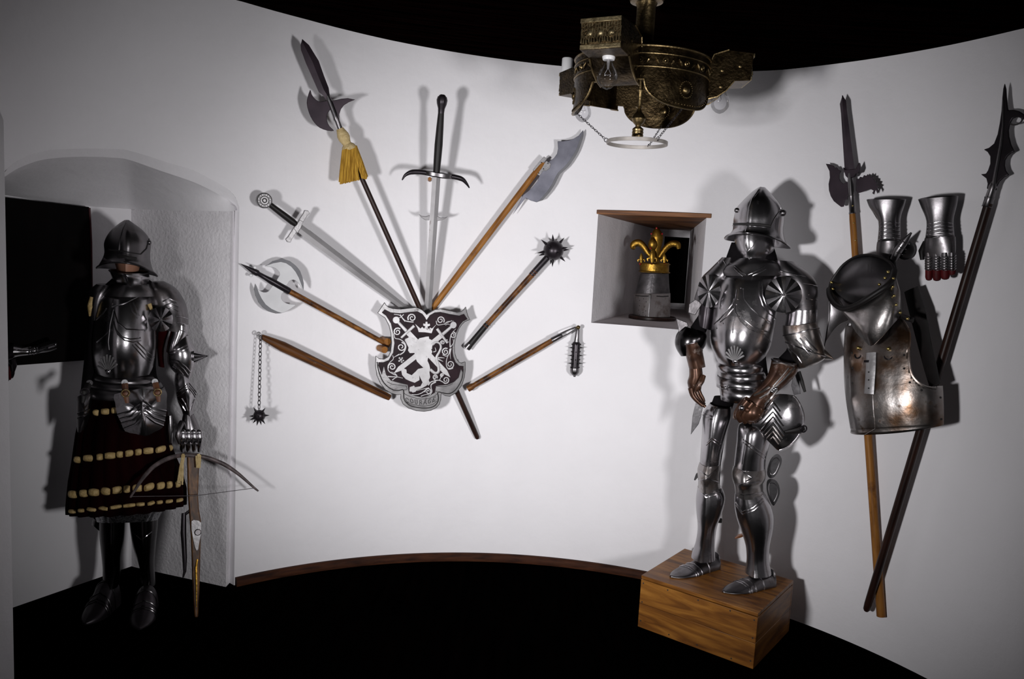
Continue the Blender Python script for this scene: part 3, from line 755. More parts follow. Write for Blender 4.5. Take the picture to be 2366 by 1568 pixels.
FLD = [(176, 158), (235, 188), (330, 196), (430, 182), (510, 174), (560, 200), (585, 232), (605, 266), (640, 215), (690, 187), (750, 182), (850, 205), (950, 222), (1000, 205), (1036, 258), (985, 282), (955, 315), (915, 390), (885, 480), (872, 560), (880, 640), (905, 700), (945, 738), (992, 745), (985, 810), (965, 770), (940, 860), (890, 905), (820, 932), (700, 942), (690, 1010), (640, 1040), (560, 1058), (490, 1045), (425, 1018), (410, 930), (330, 912), (240, 890), (190, 830), (165, 740), (145, 830), (110, 735), (112, 705), (160, 704), (215, 680), (262, 600), (275, 500), (262, 400), (240, 300), (190, 220), (148, 190)]
part('dark_field', MB().prism(pl.P(SS(FLD), .002), pl.n, .004), FIELD, t, warp=bulge, maxlen=.02)
def flat(parts_, lift, th=.003): 
    mb = MB()
    for q in parts_: mb.prism(pl.P(SS(q), lift), pl.n, th)
    return mb
def stroke(mb, pts, w, lift):
    """flat ribbon through zoomed points; w single or start/end width"""
    P = smooth_px(pts, 5) if len(pts) > 2 else pts
    k = len(P); ws = [w] * k if not isinstance(w, tuple) else [w[0] + (w[1] - w[0]) * i / (k - 1) for i in range(k)]
    mb.tube([pl.p(*S(*q), lift) for q in P], [pl.m(x / 4.479 / 2) for x in ws], 8, flat=(pl.n, .35))
LION = [(508, 470), (530, 448), (570, 440), (600, 433), (626, 431), (630, 455), (660, 470), (648, 500), (655, 530), (650, 560), (662, 590), (640, 640), (618, 650), (612, 680), (630, 720), (640, 760), (632, 800), (640, 850), (625, 880), (636, 905), (600, 940), (560, 962), (505, 985), (485, 1005), (450, 1002), (428, 985), (430, 955), (455, 945), (480, 955), (540, 945), (562, 905), (540, 860), (528, 830), (530, 880), (480, 908), (430, 890), (390, 872), (352, 830), (343, 785), (370, 762), (395, 772), (398, 808), (450, 830), (490, 792), (515, 765), (570, 752), (545, 730), (505, 690), (482, 640), (478, 600), (430, 602), (412, 575), (418, 545), (405, 520), (390, 490), (388, 460), (420, 440), (450, 445), (458, 475), (500, 495)]
sw = MB()
def heraldic_sword(mb, pom, g0, g1, q0, tip, w, lift):
    c = pl.p(*S(*pom), lift); mb.tube([c - pl.n * .002, c + pl.n * .002], pl.m(34 / 4.479), 20)
    stroke(mb, [pom, g0], (26, 34), lift); stroke(mb, [g1[0], g1[1]], (30, 22), lift)
    o = perp(q0, tip, w / 2)
    mb.prism(pl.P(SS([(q0[0] + o[0], q0[1] + o[1]), (q0[0] + (tip[0] - q0[0]) * .88 + o[0], q0[1] + (tip[1] - q0[1]) * .88 + o[1]), tip, (q0[0] + (tip[0] - q0[0]) * .88 - o[0], q0[1] + (tip[1] - q0[1]) * .88 - o[1]), (q0[0] - o[0], q0[1] - o[1])]), lift), pl.n, .003)
heraldic_sword(sw, (292, 264), (395, 375), ((476, 322), (342, 446)), (400, 378), (852, 856), 52, .004)
heraldic_sword(sw, (885, 316), (770, 410), ((712, 352), (820, 500)), (765, 415), (268, 812), 50, .0045)
part('crossed_swords', sw, SILVE, t, warp=bulge, maxlen=.02)
part('lion', flat([LION], .0065, .004), SILVE, t, warp=bulge, maxlen=.02)
mb = MB(); stroke(mb, [(640, 770), (690, 808), (728, 790), (722, 720), (705, 650), (735, 590), (752, 545), (740, 505), (700, 490), (660, 515), (652, 560)], (30, 18), .006)
stroke(mb, [(705, 660), (740, 672), (775, 690)], (22, 4), .006); stroke(mb, [(720, 650), (755, 650), (790, 655)], (16, 4), .006)
stroke(mb, [(672, 590), (700, 580), (690, 545)], (14, 5), .006)
part('lion_tail', mb, SILVE, t, warp=bulge, maxlen=.02)
CROWN = [(486, 302), (512, 350), (522, 385), (590, 388), (655, 398), (676, 345), (708, 306), (660, 350), (640, 340), (625, 355), (612, 330), (640, 320), (638, 300), (615, 304), (612, 280), (594, 280), (592, 302), (570, 298), (568, 318), (592, 328), (578, 352), (560, 332), (540, 350)]
part('crown', flat([CROWN], .006, .004), SILVE, t, warp=bulge, maxlen=.02)
mb = MB(); mbR = MB()
def spiral(mb, cx, cy, r, a0, turns=1.6, w=(16, 9), dirn=1, lead=None):
    P = []
    for i in range(17):
        f = i / 16; a = a0 + dirn * 2 * pi * turns * f; rr_ = r * (1 - .8 * f); P.append((cx + cos(a) * rr_, cy + sin(a) * rr_))
    if lead: P = lead + P
    k = len(P); mb.tube([pl.p(*S(*q), .004) for q in P], [pl.m((w[0] + (w[1] - w[0]) * i / k) / 4.479 / 2) for i in range(k)], 6, flat=(pl.n, .35))
for c in ((455, 240, 45, 2.6, 1), (750, 265, 42, .6, -1), (305, 385, 42, -.8, -1), (343, 540, 48, -1.5, 1), (250, 748, 42, 2.8, 1), (880, 420, 34, -1.5, 1), (800, 590, 40, -1.0, -1), (850, 722, 44, 2.0, -1), (805, 882, 38, 2.2, -1), (622, 1000, 36, 3.0, 1), (690, 850, 26, .5, -1), (770, 495, 24, 2.4, 1), (765, 830, 20, 1.5, 1)):
    spiral(mb if c[0] < 590 else mbR, c[0], c[1], c[2], c[3], 1.5, (15, 9), c[4])
for pts, w in (([(270, 205), (330, 215), (375, 265), (430, 280), (470, 282)], (8, 14)), ([(335, 205), (350, 235), (385, 275)], (6, 16)), ([(300, 230), (330, 240), (370, 205)], (5, 9)),
               ([(705, 270), (715, 310), (760, 310), (800, 300), (870, 270)], (10, 7)), ([(790, 310), (825, 280), (890, 275)], (12, 4)), ([(800, 315), (830, 305), (850, 318)], (9, 4)),
               ([(268, 400), (280, 450), (330, 462), (375, 495), (390, 540), (370, 590), (330, 620)], (8, 14)), ([(325, 615), (290, 635), (265, 650)], (14, 3)), ([(255, 628), (262, 665), (230, 700), (208, 740), (215, 790), (260, 820), (300, 835)], (6, 12)), ([(205, 848), (250, 850), (300, 850), (360, 862)], (14, 5)), ([(252, 885), (280, 862), (310, 850)], (12, 5)), ([(300, 845), (280, 815), (240, 800)], (10, 4)),
               ([(912, 355), (870, 400), (850, 460), (850, 545)], (4, 12)), ([(858, 555), (850, 610), (855, 668)], (14, 3)), ([(845, 560), (838, 610), (810, 635), (770, 620)], (9, 9)), ([(845, 600), (815, 660), (810, 730), (835, 770), (880, 760)], (6, 12)), ([(852, 545), (885, 500), (880, 460)], (10, 5)),
               ([(670, 850), (690, 880), (740, 885), (800, 915), (835, 900)], (14, 8)), ([(740, 880), (760, 840), (780, 825)], (9, 5)), ([(720, 885), (690, 890), (650, 900), (620, 935)], (9, 15)), ([(700, 900), (655, 925), (650, 960), (660, 1000), (640, 1035)], (16, 6)), ([(450, 1030), (510, 1030), (560, 1010), (620, 965)], (6, 14)), ([(545, 1048), (600, 1030), (640, 1038)], (10, 5)), ([(505, 990), (560, 975), (630, 960)], (5, 10))):
    stroke(mb if pts[0][0] < 600 else mbR, pts, w, .004)
for cx, cy, r in ((340, 672, 13), (325, 655, 10), (352, 655, 10), (322, 685, 10), (348, 695, 10), (365, 680, 9), (445, 965, 15), (470, 950, 13), (480, 980, 14), (440, 990, 14), (465, 1000, 12), (400, 470, 22), (425, 455, 18), (412, 490, 16), (365, 775, 16), (385, 790, 15), (375, 805, 14), (815, 470, 10), (825, 490, 10)):
    (mb if cx < 590 else mbR).ball(pl.p(*S(cx, cy), .003), pl.m(r / 4.479), 8, (_sx, pl.n * .3, V((0, 0, 1))))
part('scrollwork', mb, SILVE, t, warp=bulge, maxlen=.05); part('scrollwork', mbR, SILVE, t, warp=bulge, maxlen=.05)
# ribbon outlines, engraved lines and the motto
mb = MB()
for pts in ([(97, 700), (112, 790), (150, 890), (200, 950), (260, 985), (320, 990), (365, 985), (372, 1070), (400, 1120), (460, 1155), (580, 1172), (670, 1160), (715, 1120), (728, 1070), (722, 1008), (770, 1015), (840, 1025), (900, 995), (950, 930), (980, 860), (990, 770)],):
    stroke(mb, pts, 11, .001)
for pts in ([(365, 985), (375, 1020), (430, 1050), (500, 1070), (560, 1078), (640, 1066), (700, 1038), (724, 1008)], [(200, 905), (260, 930), (330, 935), (400, 945)], [(705, 945), (800, 950), (880, 920)], [(380, 1100), (440, 1130), (560, 1150), (660, 1138), (712, 1100)], [(392, 938), (402, 975), (372, 985)], [(700, 950), (692, 990), (722, 1005)]):
    stroke(mb, pts, 5, .0008)
cxx, cyy = 560, 640
def inset(P, k): return [(cxx + (x - cxx) * k, cyy + (y - cyy) * k) for x, y in P]
mb.tube([pl.p(*S(*q), .0008) for q in OUT + OUT[:1]], pl.m(3.2 / 4.479), 6, flat=(pl.n, .5))
mb.tube([pl.p(*S(*q), .0022) for q in FLD + FLD[:1]], pl.m(2.4 / 4.479), 6, flat=(pl.n, .5))
part('engraved_lines', mb, DARK_LINE, t, warp=bulge, maxlen=.05)
GL = {'C': [[(.9, .25), (.7, .05), (.4, 0), (.1, .3), (.1, .7), (.4, 1), (.75, .95), (.95, .75)], [(.9, .1), (.92, .36)]],
      'O': [[(.5, 0), (.15, .2), (.1, .5), (.15, .8), (.5, 1), (.85, .8), (.9, .5), (.85, .2), (.5, 0)]],
      'U': [[(.2, 0), (.2, .65), (.35, .97), (.65, .97), (.8, .65), (.8, 0)], [(.05, 0), (.35, 0)], [(.65, 0), (.95, 0)]],
      'R': [[(.22, 0), (.22, 1)], [(.22, .02), (.65, .02), (.82, .25), (.65, .5), (.22, .5)], [(.5, .5), (.92, 1)], [(.08, 1), (.36, 1)]],
      'A': [[(.08, 1), (.5, 0), (.92, 1)], [(.26, .65), (.74, .65)], [(0, 1), (.2, 1)], [(.78, 1), (1, 1)]],
      'G': [[(.9, .22), (.65, .02), (.4, 0), (.12, .3), (.12, .7), (.4, 1), (.7, .98), (.88, .85), (.88, .6), (.65, .6)]],
      'E': [[(.2, 0), (.2, 1)], [(.06, 0), (.85, 0), (.85, .15)], [(.2, .48), (.65, .48)], [(.06, 1), (.85, 1), (.88, .82)]]}
mb = MB(); T = 'COURAGE'
for i, chx in enumerate(T):
    f = i / 6; cx = 405 + (683 - 405) * f; u_ = (cx - 545) / 140
    cy = 1112 - 31 * u_ * u_ + (8 if i == 0 else 0); slope = -.44 * u_
    lw, lh = 34, 46
    for stp in GL[chx]:
        pts = []
        for (x, y) in stp:
            dx = (x - .5) * lw; dy = (y - .5) * lh
            pts.append((cx + dx * 1 - dy * (-slope) * .6, cy + dy + dx * slope))
        mb.tube([pl.p(*S(*q), .0012) for q in pts], pl.m(6.4 / 4.479 / 2), 6, flat=(pl.n, .5))
part('motto_lettering', mb, DARK_LINE, t, warp=bulge, maxlen=.05, label='engraved letters reading COURAGE')
# ================================================================== crowned great helm in the niche, on its dark board
c0 = on_z(1505, 741, NZ0 + .012)
kb = Kf(c0)
mb = MB(); zb = NZ0 + .002
rb = kb.m(58)
cbd = on_z(1508, 738, NZ0) + V((0, .02, 0))
mb.lathe(V((cbd.x, cbd.y, zb)), V((cbd.x, cbd.y, zb + .016)), [(0, rb), (.8, rb), (1, rb * .97)], 36)
single('display_board', mb, WOODD, 'round black wooden board on the niche sill beneath the crowned helm', 'board', V((cbd.x, cbd.y, zb)), smooth=30)
kb = Kf(V((cbd.x, cbd.y, zb)))
t = thing('great_helm', 'dark riveted great helm wearing a golden fleur-de-lis crown in the wall niche', 'helmet', V((cbd.x, cbd.y, zb + .016)))
mb = LO(kb, [(1480, 632, 1545, 632, .055, .055), (1473, 655, 1546, 655, .06, .06), (1467, 678, 1548, 678, .066, .066)], n=40, m=2)
part('crown_plate', mb, HELMST, t)
m2 = LO(kb, [(1465, 677, 1549, 677, .069, .07, 0, .022), (1463, 700, 1549, 700, .071, .07, 0, .034), (1461.5, 738, 1548, 738, .071, .07, 0, .04)], n=48, m=2, ridge=.04, rp=-.15, rw=.85)
for v_ in m2.v: v_.z = max(v_.z, zb + .0175)
fp = part('face_plate', m2, STEELR, t)
s1 = Surf(m2); s0 = Surf(mb)
part('nose_ridge', s1.line([(1502, 682), (1500, 710), (1497, 744)], .0034), SILV, t)
part('brow_ridge', s0.line([(1506, 634), (1504, 655), (1502, 677)], .003, .001), STEELD, t)
ey = MB(); s1.line([(1469, 682.5), (1484, 684), (1498, 684)], .0028, 0, ey); s1.line([(1517, 684), (1532, 685), (1544, 684)], .0028, 0, ey)
part('eye_slit', ey, DARK_LINE, t)
s1.dots([(1478, 694), (1487, 690), (1493, 697), (1478, 706), (1489, 709), (1492, 718), (1486, 722), (1478, 727), (1484, 735), (1492, 729), (1492, 741), (1476, 716)], .0022, ey)
part('breath_hole', s1.dots([(1478, 694), (1487, 690), (1493, 697), (1478, 706), (1489, 709), (1492, 718), (1486, 722), (1478, 727), (1484, 735), (1492, 729), (1492, 741), (1476, 716)], .0022), DARK_LINE, t)
mb3 = LO(kb, [(1477, 607, 1546, 607, .057, .057), (1477.5, 618, 1546, 618, .0575, .0575), (1479, 629, 1546, 629, .058, .058)], n=40, m=2)
cw = part('crown', mb3, GOLD, t)
mb4 = MB(); mb4.torus(kb.p(1512, 609), V((0, 0, 1)), kb.m(35), .003, 40, 8); mb4.torus(kb.p(1512, 628), V((0, 0, 1)), kb.m(34.5), .003, 40, 8)
part('crown_rim', mb4, GOLD, cw)
def lily(x, y, sc, dy):
    q = lambda a, b: kb.p(x + a * sc, y + b * sc, dy)
    mb = MB(); n = kb.n
    mb.tube([q(0, 8), q(0, 2), q(0, -4), q(0, -14), q(0, -22)], [kb.m(sc * r) for r in (4, 5, 7.5, 5, 1)], 10, flat=(n, .5))
    for s_ in (-1, 1): mb.tube([q(0, 2), q(s_ * 6, -3), q(s_ * 11, 0), q(s_ * 10, 5)], [kb.m(sc * r) for r in (3, 3, 2.6, 1.5)], 8, flat=(n, .6))
    return mb
part('small_lily', lily(1507, 598, 1.0, .056), GOLD, cw); part('small_lily', lily(1482, 601, .75, .03), GOLD, cw); part('small_lily', lily(1535, 601, .7, .045), GOLD, cw)
for x, y, d in ((1505.5, 609, .062), (1479, 609, .028), (1537, 610, .046)): part('red_bead', MB().ball(kb.p(x, y, d), .0058, 12), RUBY, cw)
# the big crest lily
mb = MB()
def ctube(pts, rad, dy=0, fl=.6):
    P = smooth_px(pts, 5); k = len(P)
    rs = [cr(V((rad[max(int(i / 5) - 1, 0)], 0, 0)), V((rad[int(i / 5)], 0, 0)), V((rad[min(int(i / 5) + 1, len(rad) - 1)], 0, 0)), V((rad[min(int(i / 5) + 2, len(rad) - 1)], 0, 0)), (i % 5) / 5).x for i in range(k - 1)] + [rad[-1]]
    return MB().tube([kb.p(*q, dy) for q in P], [max(kb.m(r), .0008) for r in rs], 12, flat=(kb.n, fl))
part('crest_petal', ctube([(1514, 606), (1516, 585), (1517, 565), (1518, 548), (1517.5, 535), (1517, 524)], [10, 9, 12, 14, 10, 2], .012), GOLD, cw)
part('crest_petal', ctube([(1509, 596), (1498, 585), (1488, 570), (1477, 561), (1466, 563), (1463, 570), (1468, 573)], [5, 6, 7, 8, 8, 7, 3], .014), GOLD, cw)
part('crest_petal', ctube([(1522, 596), (1533, 580), (1542, 569), (1553, 563), (1565, 565), (1568, 575)], [5, 6, 7, 7.5, 7.5, 4], .014), GOLD, cw)
part('crest_bud', ctube([(1508, 578), (1508, 568), (1508, 558), (1508, 548)], [5, 10, 9, 3], .03, .8), GOLD, cw)
for x, y, d in ((1459.5, 570, .016), (1505, 540, .03), (1530, 540, .02), (1517, 527, .02), (1503, 573, .045)): part('red_bead', MB().ball(kb.p(x, y, d), .0048, 12), RUBY, cw)
# ================================================================== brass chandelier
cc = V((.372, 2.60, 0)); RR = .214
t = thing('chandelier', 'crown-shaped blackened brass chandelier with three box arms and clear light bulbs', 'chandelier', V((cc.x, cc.y, 2.05)))
Z = V((0, 0, 1))
def rp(a, r, z): return V((cc.x + r * cos(a), cc.y + r * sin(a), z))
ARM = [(radians(-1.6), .258), (radians(118.5), .335), (radians(244), .315)]; LOB = [radians(301), radians(59), radians(181)]
ZT = 2.126
def adiff(a, b): return abs((a - b + pi) % (2 * pi) - pi)
def zbot(a):
    d = min(adiff(a, l) for l in LOB); x = d / radians(37)
    return 2.027 - (.073 * sqrt(max(0, 1 - x ** 2.4)) if x < 1 else 0)
N = 144; mb = MB()
r_ = []
for i in range(N):
    a = 2 * pi * i / N; zb_ = zbot(a)
    r_.append([rp(a, RR, zb_ + (ZT - zb_) * k / 6) for k in range(7)] + [rp(a, RR - .004, ZT - (ZT - zb_) * k / 6) for k in range(7)])
r_.append(r_[0]); mb.loft(r_, caps=False)
drum = part('drum_band', mb, BRASSD, t)
for z, r in ((ZT, .0045), (2.104, .003), (2.066, .003)):
    part('moulding', MB().torus(V((cc.x, cc.y, z)), Z, RR + .001, r, 120, 8), BRASS, drum)
mb = MB(); P = [rp(2 * pi * i / 240, RR + .001, zbot(2 * pi * i / 240) + .002) for i in range(240)]
mb.tube(P + [P[0], P[1]], .0035, 6, caps=False); part('scalloped_edge', mb, BRASS, drum)
mb = MB()
for i in range(0, 240, 2):
    a = 2 * pi * i / 240; mb.ball(rp(a, RR + .002, zbot(a) + .011), .0025, 6)
part('bead_row', mb, BRASS, drum)
mb = MB()
for i in range(54):
    a = 2 * pi * i / 54; c = rp(a, RR + .001, 2.085); u = V((cos(a), sin(a), 0)); w = Z.cross(u)
    if i % 3 == 0: mb.torus(c, u, .0075, .0026, 12, 6); mb.ball(c, .0032, 8)
    elif i % 3 == 1: mb.tube([c - w * .006 - Z * .009, c + u * .002, c + w * .006 + Z * .009], [.001, .004, .001], 6)
    else: mb.tube([c + w * .006 - Z * .009, c + u * .002, c - w * .006 + Z * .009], [.001, .004, .001], 6)
part('relief_frieze', mb, BRASS, drum)
for l in LOB:
    for sgn in (1, -1):
        a = l; c = rp(a, RR + (.0005 if sgn > 0 else -.0045), 2.010); u = V((cos(a), sin(a), 0)) * sgn; w = Z.cross(u)
        b = part('boss', MB().ball(c, .013, 20, (w, Z, u * .6)), BRASS, drum)
        m3 = MB()
        for k in range(22):
            an = 2 * pi * k / 22; x = cos(an) * .024; a2 = l + sgn * x / RR
            m3.ball(rp(a2, RR + (.001 if sgn > 0 else -.005), 2.010 + sin(an) * .024), .003, 6)
        part('bead_ring', m3, BRASS, b)
# vaulted lid and centre column up to the ceiling
mb = MB(); mb.lathe(V((cc.x, cc.y, ZT - .004)), V((cc.x, cc.y, ZT + .06)), [(0, RR - .004), (.06, RR - .004), (.25, RR * .8), (.6, RR * .45), (1, .042)], 48, caps=False)
part('lid', mb, BRASSD, t)
mb = MB(); zc = ceil_z(0) - .01
zc = 2.352
mb.lathe(V((cc.x, cc.y, ZT + .03)), V((cc.x, cc.y, zc)), [(0, .042), (.05, .036), (.1, .030), (.72, .030), (.78, .035), (.8, .052), (.86, .056), (1, .058)], 32)
part('ceiling_column', mb, BRASS, t)
# arms
BZ = 2.09
def armbox(a, rb):
    k = (rb + .08 - RR) / .135; dz = -.049
    u = V((cos(a), sin(a), 0)); w = Z.cross(u); hw = .060
    prof = [(RR - .01, 2.060), (RR + .02, 2.068), (RR + .05, 2.088), (RR + .075, 2.118), (RR + .13, 2.122), (RR + .135, 2.206), (RR + .05, 2.212), (RR + .0, 2.196), (RR - .01, 2.17)]
    prof = [(RR + (r - RR) * k if r > RR else r, z + dz) for r, z in prof]
    mb = MB(); s0 = [rp(a, r, z) - w * hw for r, z in prof]; mb.prism([rp(a, r, z) + w * hw for r, z in prof], w, 2 * hw)
    am = part('arm', mb, BRASSD, t, bevel=.0015)
    xo = RR + .135 * k
    def fp(y, z): return rp(a, xo + .0006 - .005 * k * (2.206 - z) / .084, z + dz) + w * y
    for z in (2.199, 2.129):
        m2 = MB(); m2.box(fp(-hw, z - .006), w * 2 * hw, Z * .012, u * .004); part('end_moulding', m2, BRASSL, am, bevel=.001)
    m2 = MB(); rn = random.Random(5)
    for i in range(15):
        for k in range(4):
            y = -hw + .004 + i * (2 * hw - .008) / 14 + rn.uniform(-.001, .001); z = 2.138 + k * .0145 + rn.uniform(-.003, .003)
            m2.tube([fp(y, z), fp(y + rn.uniform(-.0015, .0015), z + .012)], [.0028, .0018], 5)
    part('hammered_texture', m2, BRASSL, am)
    for y in (-.031, 0, .031):
        part('stud', MB().ball(fp(y, 2.166) + u * .001, .0105, 14, (w, Z, u * .6)), BRASSL, am)
    for sg in (-1, 1):
        m2 = MB(); m2.tube([rp(a, r, z) + w * (hw * sg) for r, z in prof[:4]], .003, 6); m2.tube([rp(a, r, z) + w * (hw * sg) for r, z in prof[6:]], .003, 6)
        for (r, z) in ((RR + .03, 2.05), (RR + .03, 2.10), (RR + .085, 2.115)): m2.ball(rp(a, r, z) + w * (hw * sg), .006, 10, (u, Z, w * .5))
        part('side_trim', m2, BRASS, am)
    bc = rp(a, rb, 0)
    m2 = MB(); m2.lathe(V((bc.x, bc.y, 2.080)), V((bc.x, bc.y, 2.060)), [(0, .0165), (.1, .0165), (.15, .019), (.7, .0185), (1, .0165)], 24)
    part('lamp_holder', m2, WHITE, am)
    m2 = MB(); zt = 2.066
    pr = [(0, .0125), (.1, .0128), (.22, .0150), (.36, .0225), (.5, .0282), (.62, .0300), (.74, .0285), (.86, .0222), (.95, .0130), (1, .002)]
    m2.lathe(V((bc.x, bc.y, zt)), V((bc.x, bc.y, zt - .088)), pr, 32)
    b = part('light_bulb', m2, GLASS, t)
    m2 = MB(); m2.tube([V((bc.x, bc.y, zt - .004)), V((bc.x, bc.y, zt - .03))], [.006, .0035], 10)
    for s_ in (-1, 1): m2.tube([V((bc.x, bc.y, zt - .028)), V((bc.x, bc.y, zt - .045)) + w * (.010 * s_)], .0007, 5)
    m2.tube([V((bc.x, bc.y, zt - .045)) - w * .010, V((bc.x, bc.y, zt - .048)), V((bc.x, bc.y, zt - .045)) + w * .010], .0006, 5)
    part('filament', m2, SILV, b)
for a, rb in ARM: armbox(a, rb)
mb = MB(); q = V((.148, 2.95, 2.15)); mb.lathe(q, q + Z * .062, [(0, .020), (.96, .020), (1, .018)], 20); part('candle_sleeve', mb, WHITE, t, label='plain white candle sleeve')
# stem, bottom lamp holder and hoop on chains
mb = MB(); mb.lathe(V((cc.x, cc.y, ZT + .02)), V((cc.x, cc.y, 1.915)), [(0, .008), (.45, .008), (.46, .011), (.5, .006), (.68, .006), (.69, .012), (.71, .006), (.75, .008), (.80, .018), (.85, .0225), (.9, .018), (.94, .009), (1, .009)], 24)
part('stem', mb, BRASS, t)
mb = MB(); mb.lathe(V((cc.x, cc.y, 1.924)), V((cc.x, cc.y, 1.884)), [(0, .010), (.12, .0165), (.2, .0185), (.35, .0170), (.42, .0190), (.6, .0172), (.66, .0190), (.85, .0175), (1, .016)], 24)
part('bottom_lamp_holder', mb, BRASS, t)
HZ = 1.873
hp = MB(); q = []
for i in range(65):
    a = 2 * pi * i / 64; q.append([rp(a, .0955, HZ + .006), rp(a, .099, HZ + .006), rp(a, .099, HZ - .006), rp(a, .0955, HZ - .006)])
hp.loft(q, caps=False); part('hoop', hp, HOOP, t, bevel=.0008)
for l in LOB:
    a = rp(l, .101, HZ + .004); b = rp(l, RR - .008, zbot(l) + .006)
    m2 = MB(); m2.torus(a, V((sin(l), -cos(l), 0)), .006, .0012, 16, 6); a2 = a.lerp(b, .05)
    m2.chain(a2, b, .0085, .0055, .0009); part('chain', m2, BLACKST, t)
# ================================================================== oak plinth
c_bl, c_fl, c_fr, c_r = [on_z(x, y, .2207) for x, y in ((1590, 1268), (1482, 1328), (1752, 1415), (1843, 1343))]
ex = ((c_fr - c_fl) + (c_r - c_bl)) / 2; ey = ((c_bl - c_fl) + (c_r - c_fr)) / 2
ey = ey - ex * (ey.dot(ex) / ex.dot(ex))
PZ = .2207
BX = wood_box('oak_front_board', (3, 3, 26)); 
PB0 = V((c_fl.x, c_fl.y, 0))
t = thing('plinth', 'low oak-boarded box plinth under the right-hand suit of armour', 'plinth', PB0 + ex / 2 + ey / 2)
t.rotation_euler = (0, 0, atan2(ex.y, ex.x)); bpy.context.view_layer.update()
# parts are modelled in the plinth's own axes so the grain follows the boards
lx, ly = ex.length, ey.length; ux, uy, uz = V((1, 0, 0)), V((0, 1, 0)), V((0, 0, 1)); o = V((-lx / 2, -ly / 2, 0))
ORG[t.name] = V((0, 0, 0))
def bx(name, o, x, y, z, m_, bev=.0015):
    return part(name, MB().box(o, x, y, z), m_, t, bevel=bev)
TOPW = wood_box('oak_top_board', (4, 24, 24)); SIDEW = wood_box('oak_side_board', (3, 3, 26))
bx('top_board', o + uz * (PZ - .014), ux * lx, uy * ly, uz * .014, TOPW)
for k in range(2):
    z0 = .001 + k * .1016
    bx('front_board', o + uz * z0 + uy * -.0002, ux * lx, uy * .014, uz * .1006, BX)
    bx('side_board', o + ux * (lx - .014) + uy * .0145 + uz * z0, ux * .014, uy * (ly - .029), uz * .1006, SIDEW)
    bx('side_board', o + uy * .0145 + uz * z0, ux * .014, uy * (ly - .029), uz * .1006, SIDEW)
bx('back_board', o + uy * (ly - .014) + uz * .001, ux * lx, uy * .014, uz * .205, SIDEW)
for x, z in ((.012, .19), (.012, .11), (.012, .03), (.12, .195), (.25, .195), (.38, .195), (lx - .012, .19), (lx - .012, .12), (lx - .012, .03), (.14, .015), (.26, .015), (.4, .012)):
    mb = MB(); c = o + ux * x + uz * z; mb.tube([c - uy * .001, c + uy * .002], .003, 10); part('screw_head', mb, DARK_LINE, t)

# ================================================================== right wall: pole arms
pl = Pl((1950, 225), (2035, 1420), .05, .018)
t = thing('ornate_halberd', 'halberd with a long sword-like point and pierced hooked head, beside the two hanging gauntlets', 'halberd', pl.p(1980, 700))
part('shaft', shaft(pl, (1969, 488), (2036, 1423), [(0, 6.5), (.02, 7.4), (.5, 9), (1, 10)]), WOODL, t)
sp = [((1946.5, 220), (1947.5, 221)), ((1940.5, 240), (1955, 233)), ((1943, 262), (1957, 256)), ((1951, 385), (1973, 379)), ((1952, 398), (1975, 392))]
part('spear_point', MB().blade([(pl.p(*x), pl.p(*y)) for x, y in sp], pl.n, .006), PURPST, t, smooth=20)
part('collar', MB().prism(pl.P([(1947, 386), (1952, 392), (1976, 390), (1984, 375), (1987, 390), (1983, 400), (1977, 401), (1972, 409), (1958, 411), (1953, 406), (1950, 396)], .008), pl.n, .016), PURPST, t, bevel=.002)
ab = [(1907.5, 378), (1917, 379), (1926, 383), (1928, 387), (1933, 386), (1937, 392), (1943, 394), (1939, 402), (1939, 412), (1943, 420), (1948, 424), (1955, 421), (1963, 418), (1964, 430), (1962, 440), (1962, 450), (1957, 455), (1958, 460), (1951, 464), (1949, 477), (1943, 478), (1934, 471), (1926, 464.5), (1919, 453), (1915, 440), (1914, 425), (1917, 410), (1916, 395)]
part('axe_blade', MB().prism(pl.P(ab, .0028), pl.n, .0056), PURPST, t, bevel=.0015)
rb_ = [(1978, 412), (1984, 413), (1987, 408), (1993, 410), (1996, 404), (2001, 407), (2004, 402), (2008, 406), (2011, 402), (2012, 409), (2017, 408), (2017, 414), (2022, 415), (2021, 420), (2027, 422), (2024, 427), (2030, 430), (2026, 434), (2030, 440), (2027, 447), (2023, 438), (2021, 442), (2019, 449), (2015, 446), (2018, 440), (2010, 436), (2000, 440), (1990, 444), (1982, 446), (1977, 440)]
part('beaked_hook', MB().prism(pl.P(rb_, .0028), pl.n, .0056), PURPST, t, bevel=.001)
part('socket', shaft(pl, (1964, 400), (1970, 494), [(0, 5), (.3, 7), (.55, 6.4), (.56, 7.6), (.6, 6.8), (.95, 7.2), (.96, 8), (1, 8)]), STEELD, t)
for q in ((1970, 475), (1972, 515), (1976, 555)): part('rivet', MB().ball(pl.p(*q, pl.m(7)), .003, 10), RIVET, t)

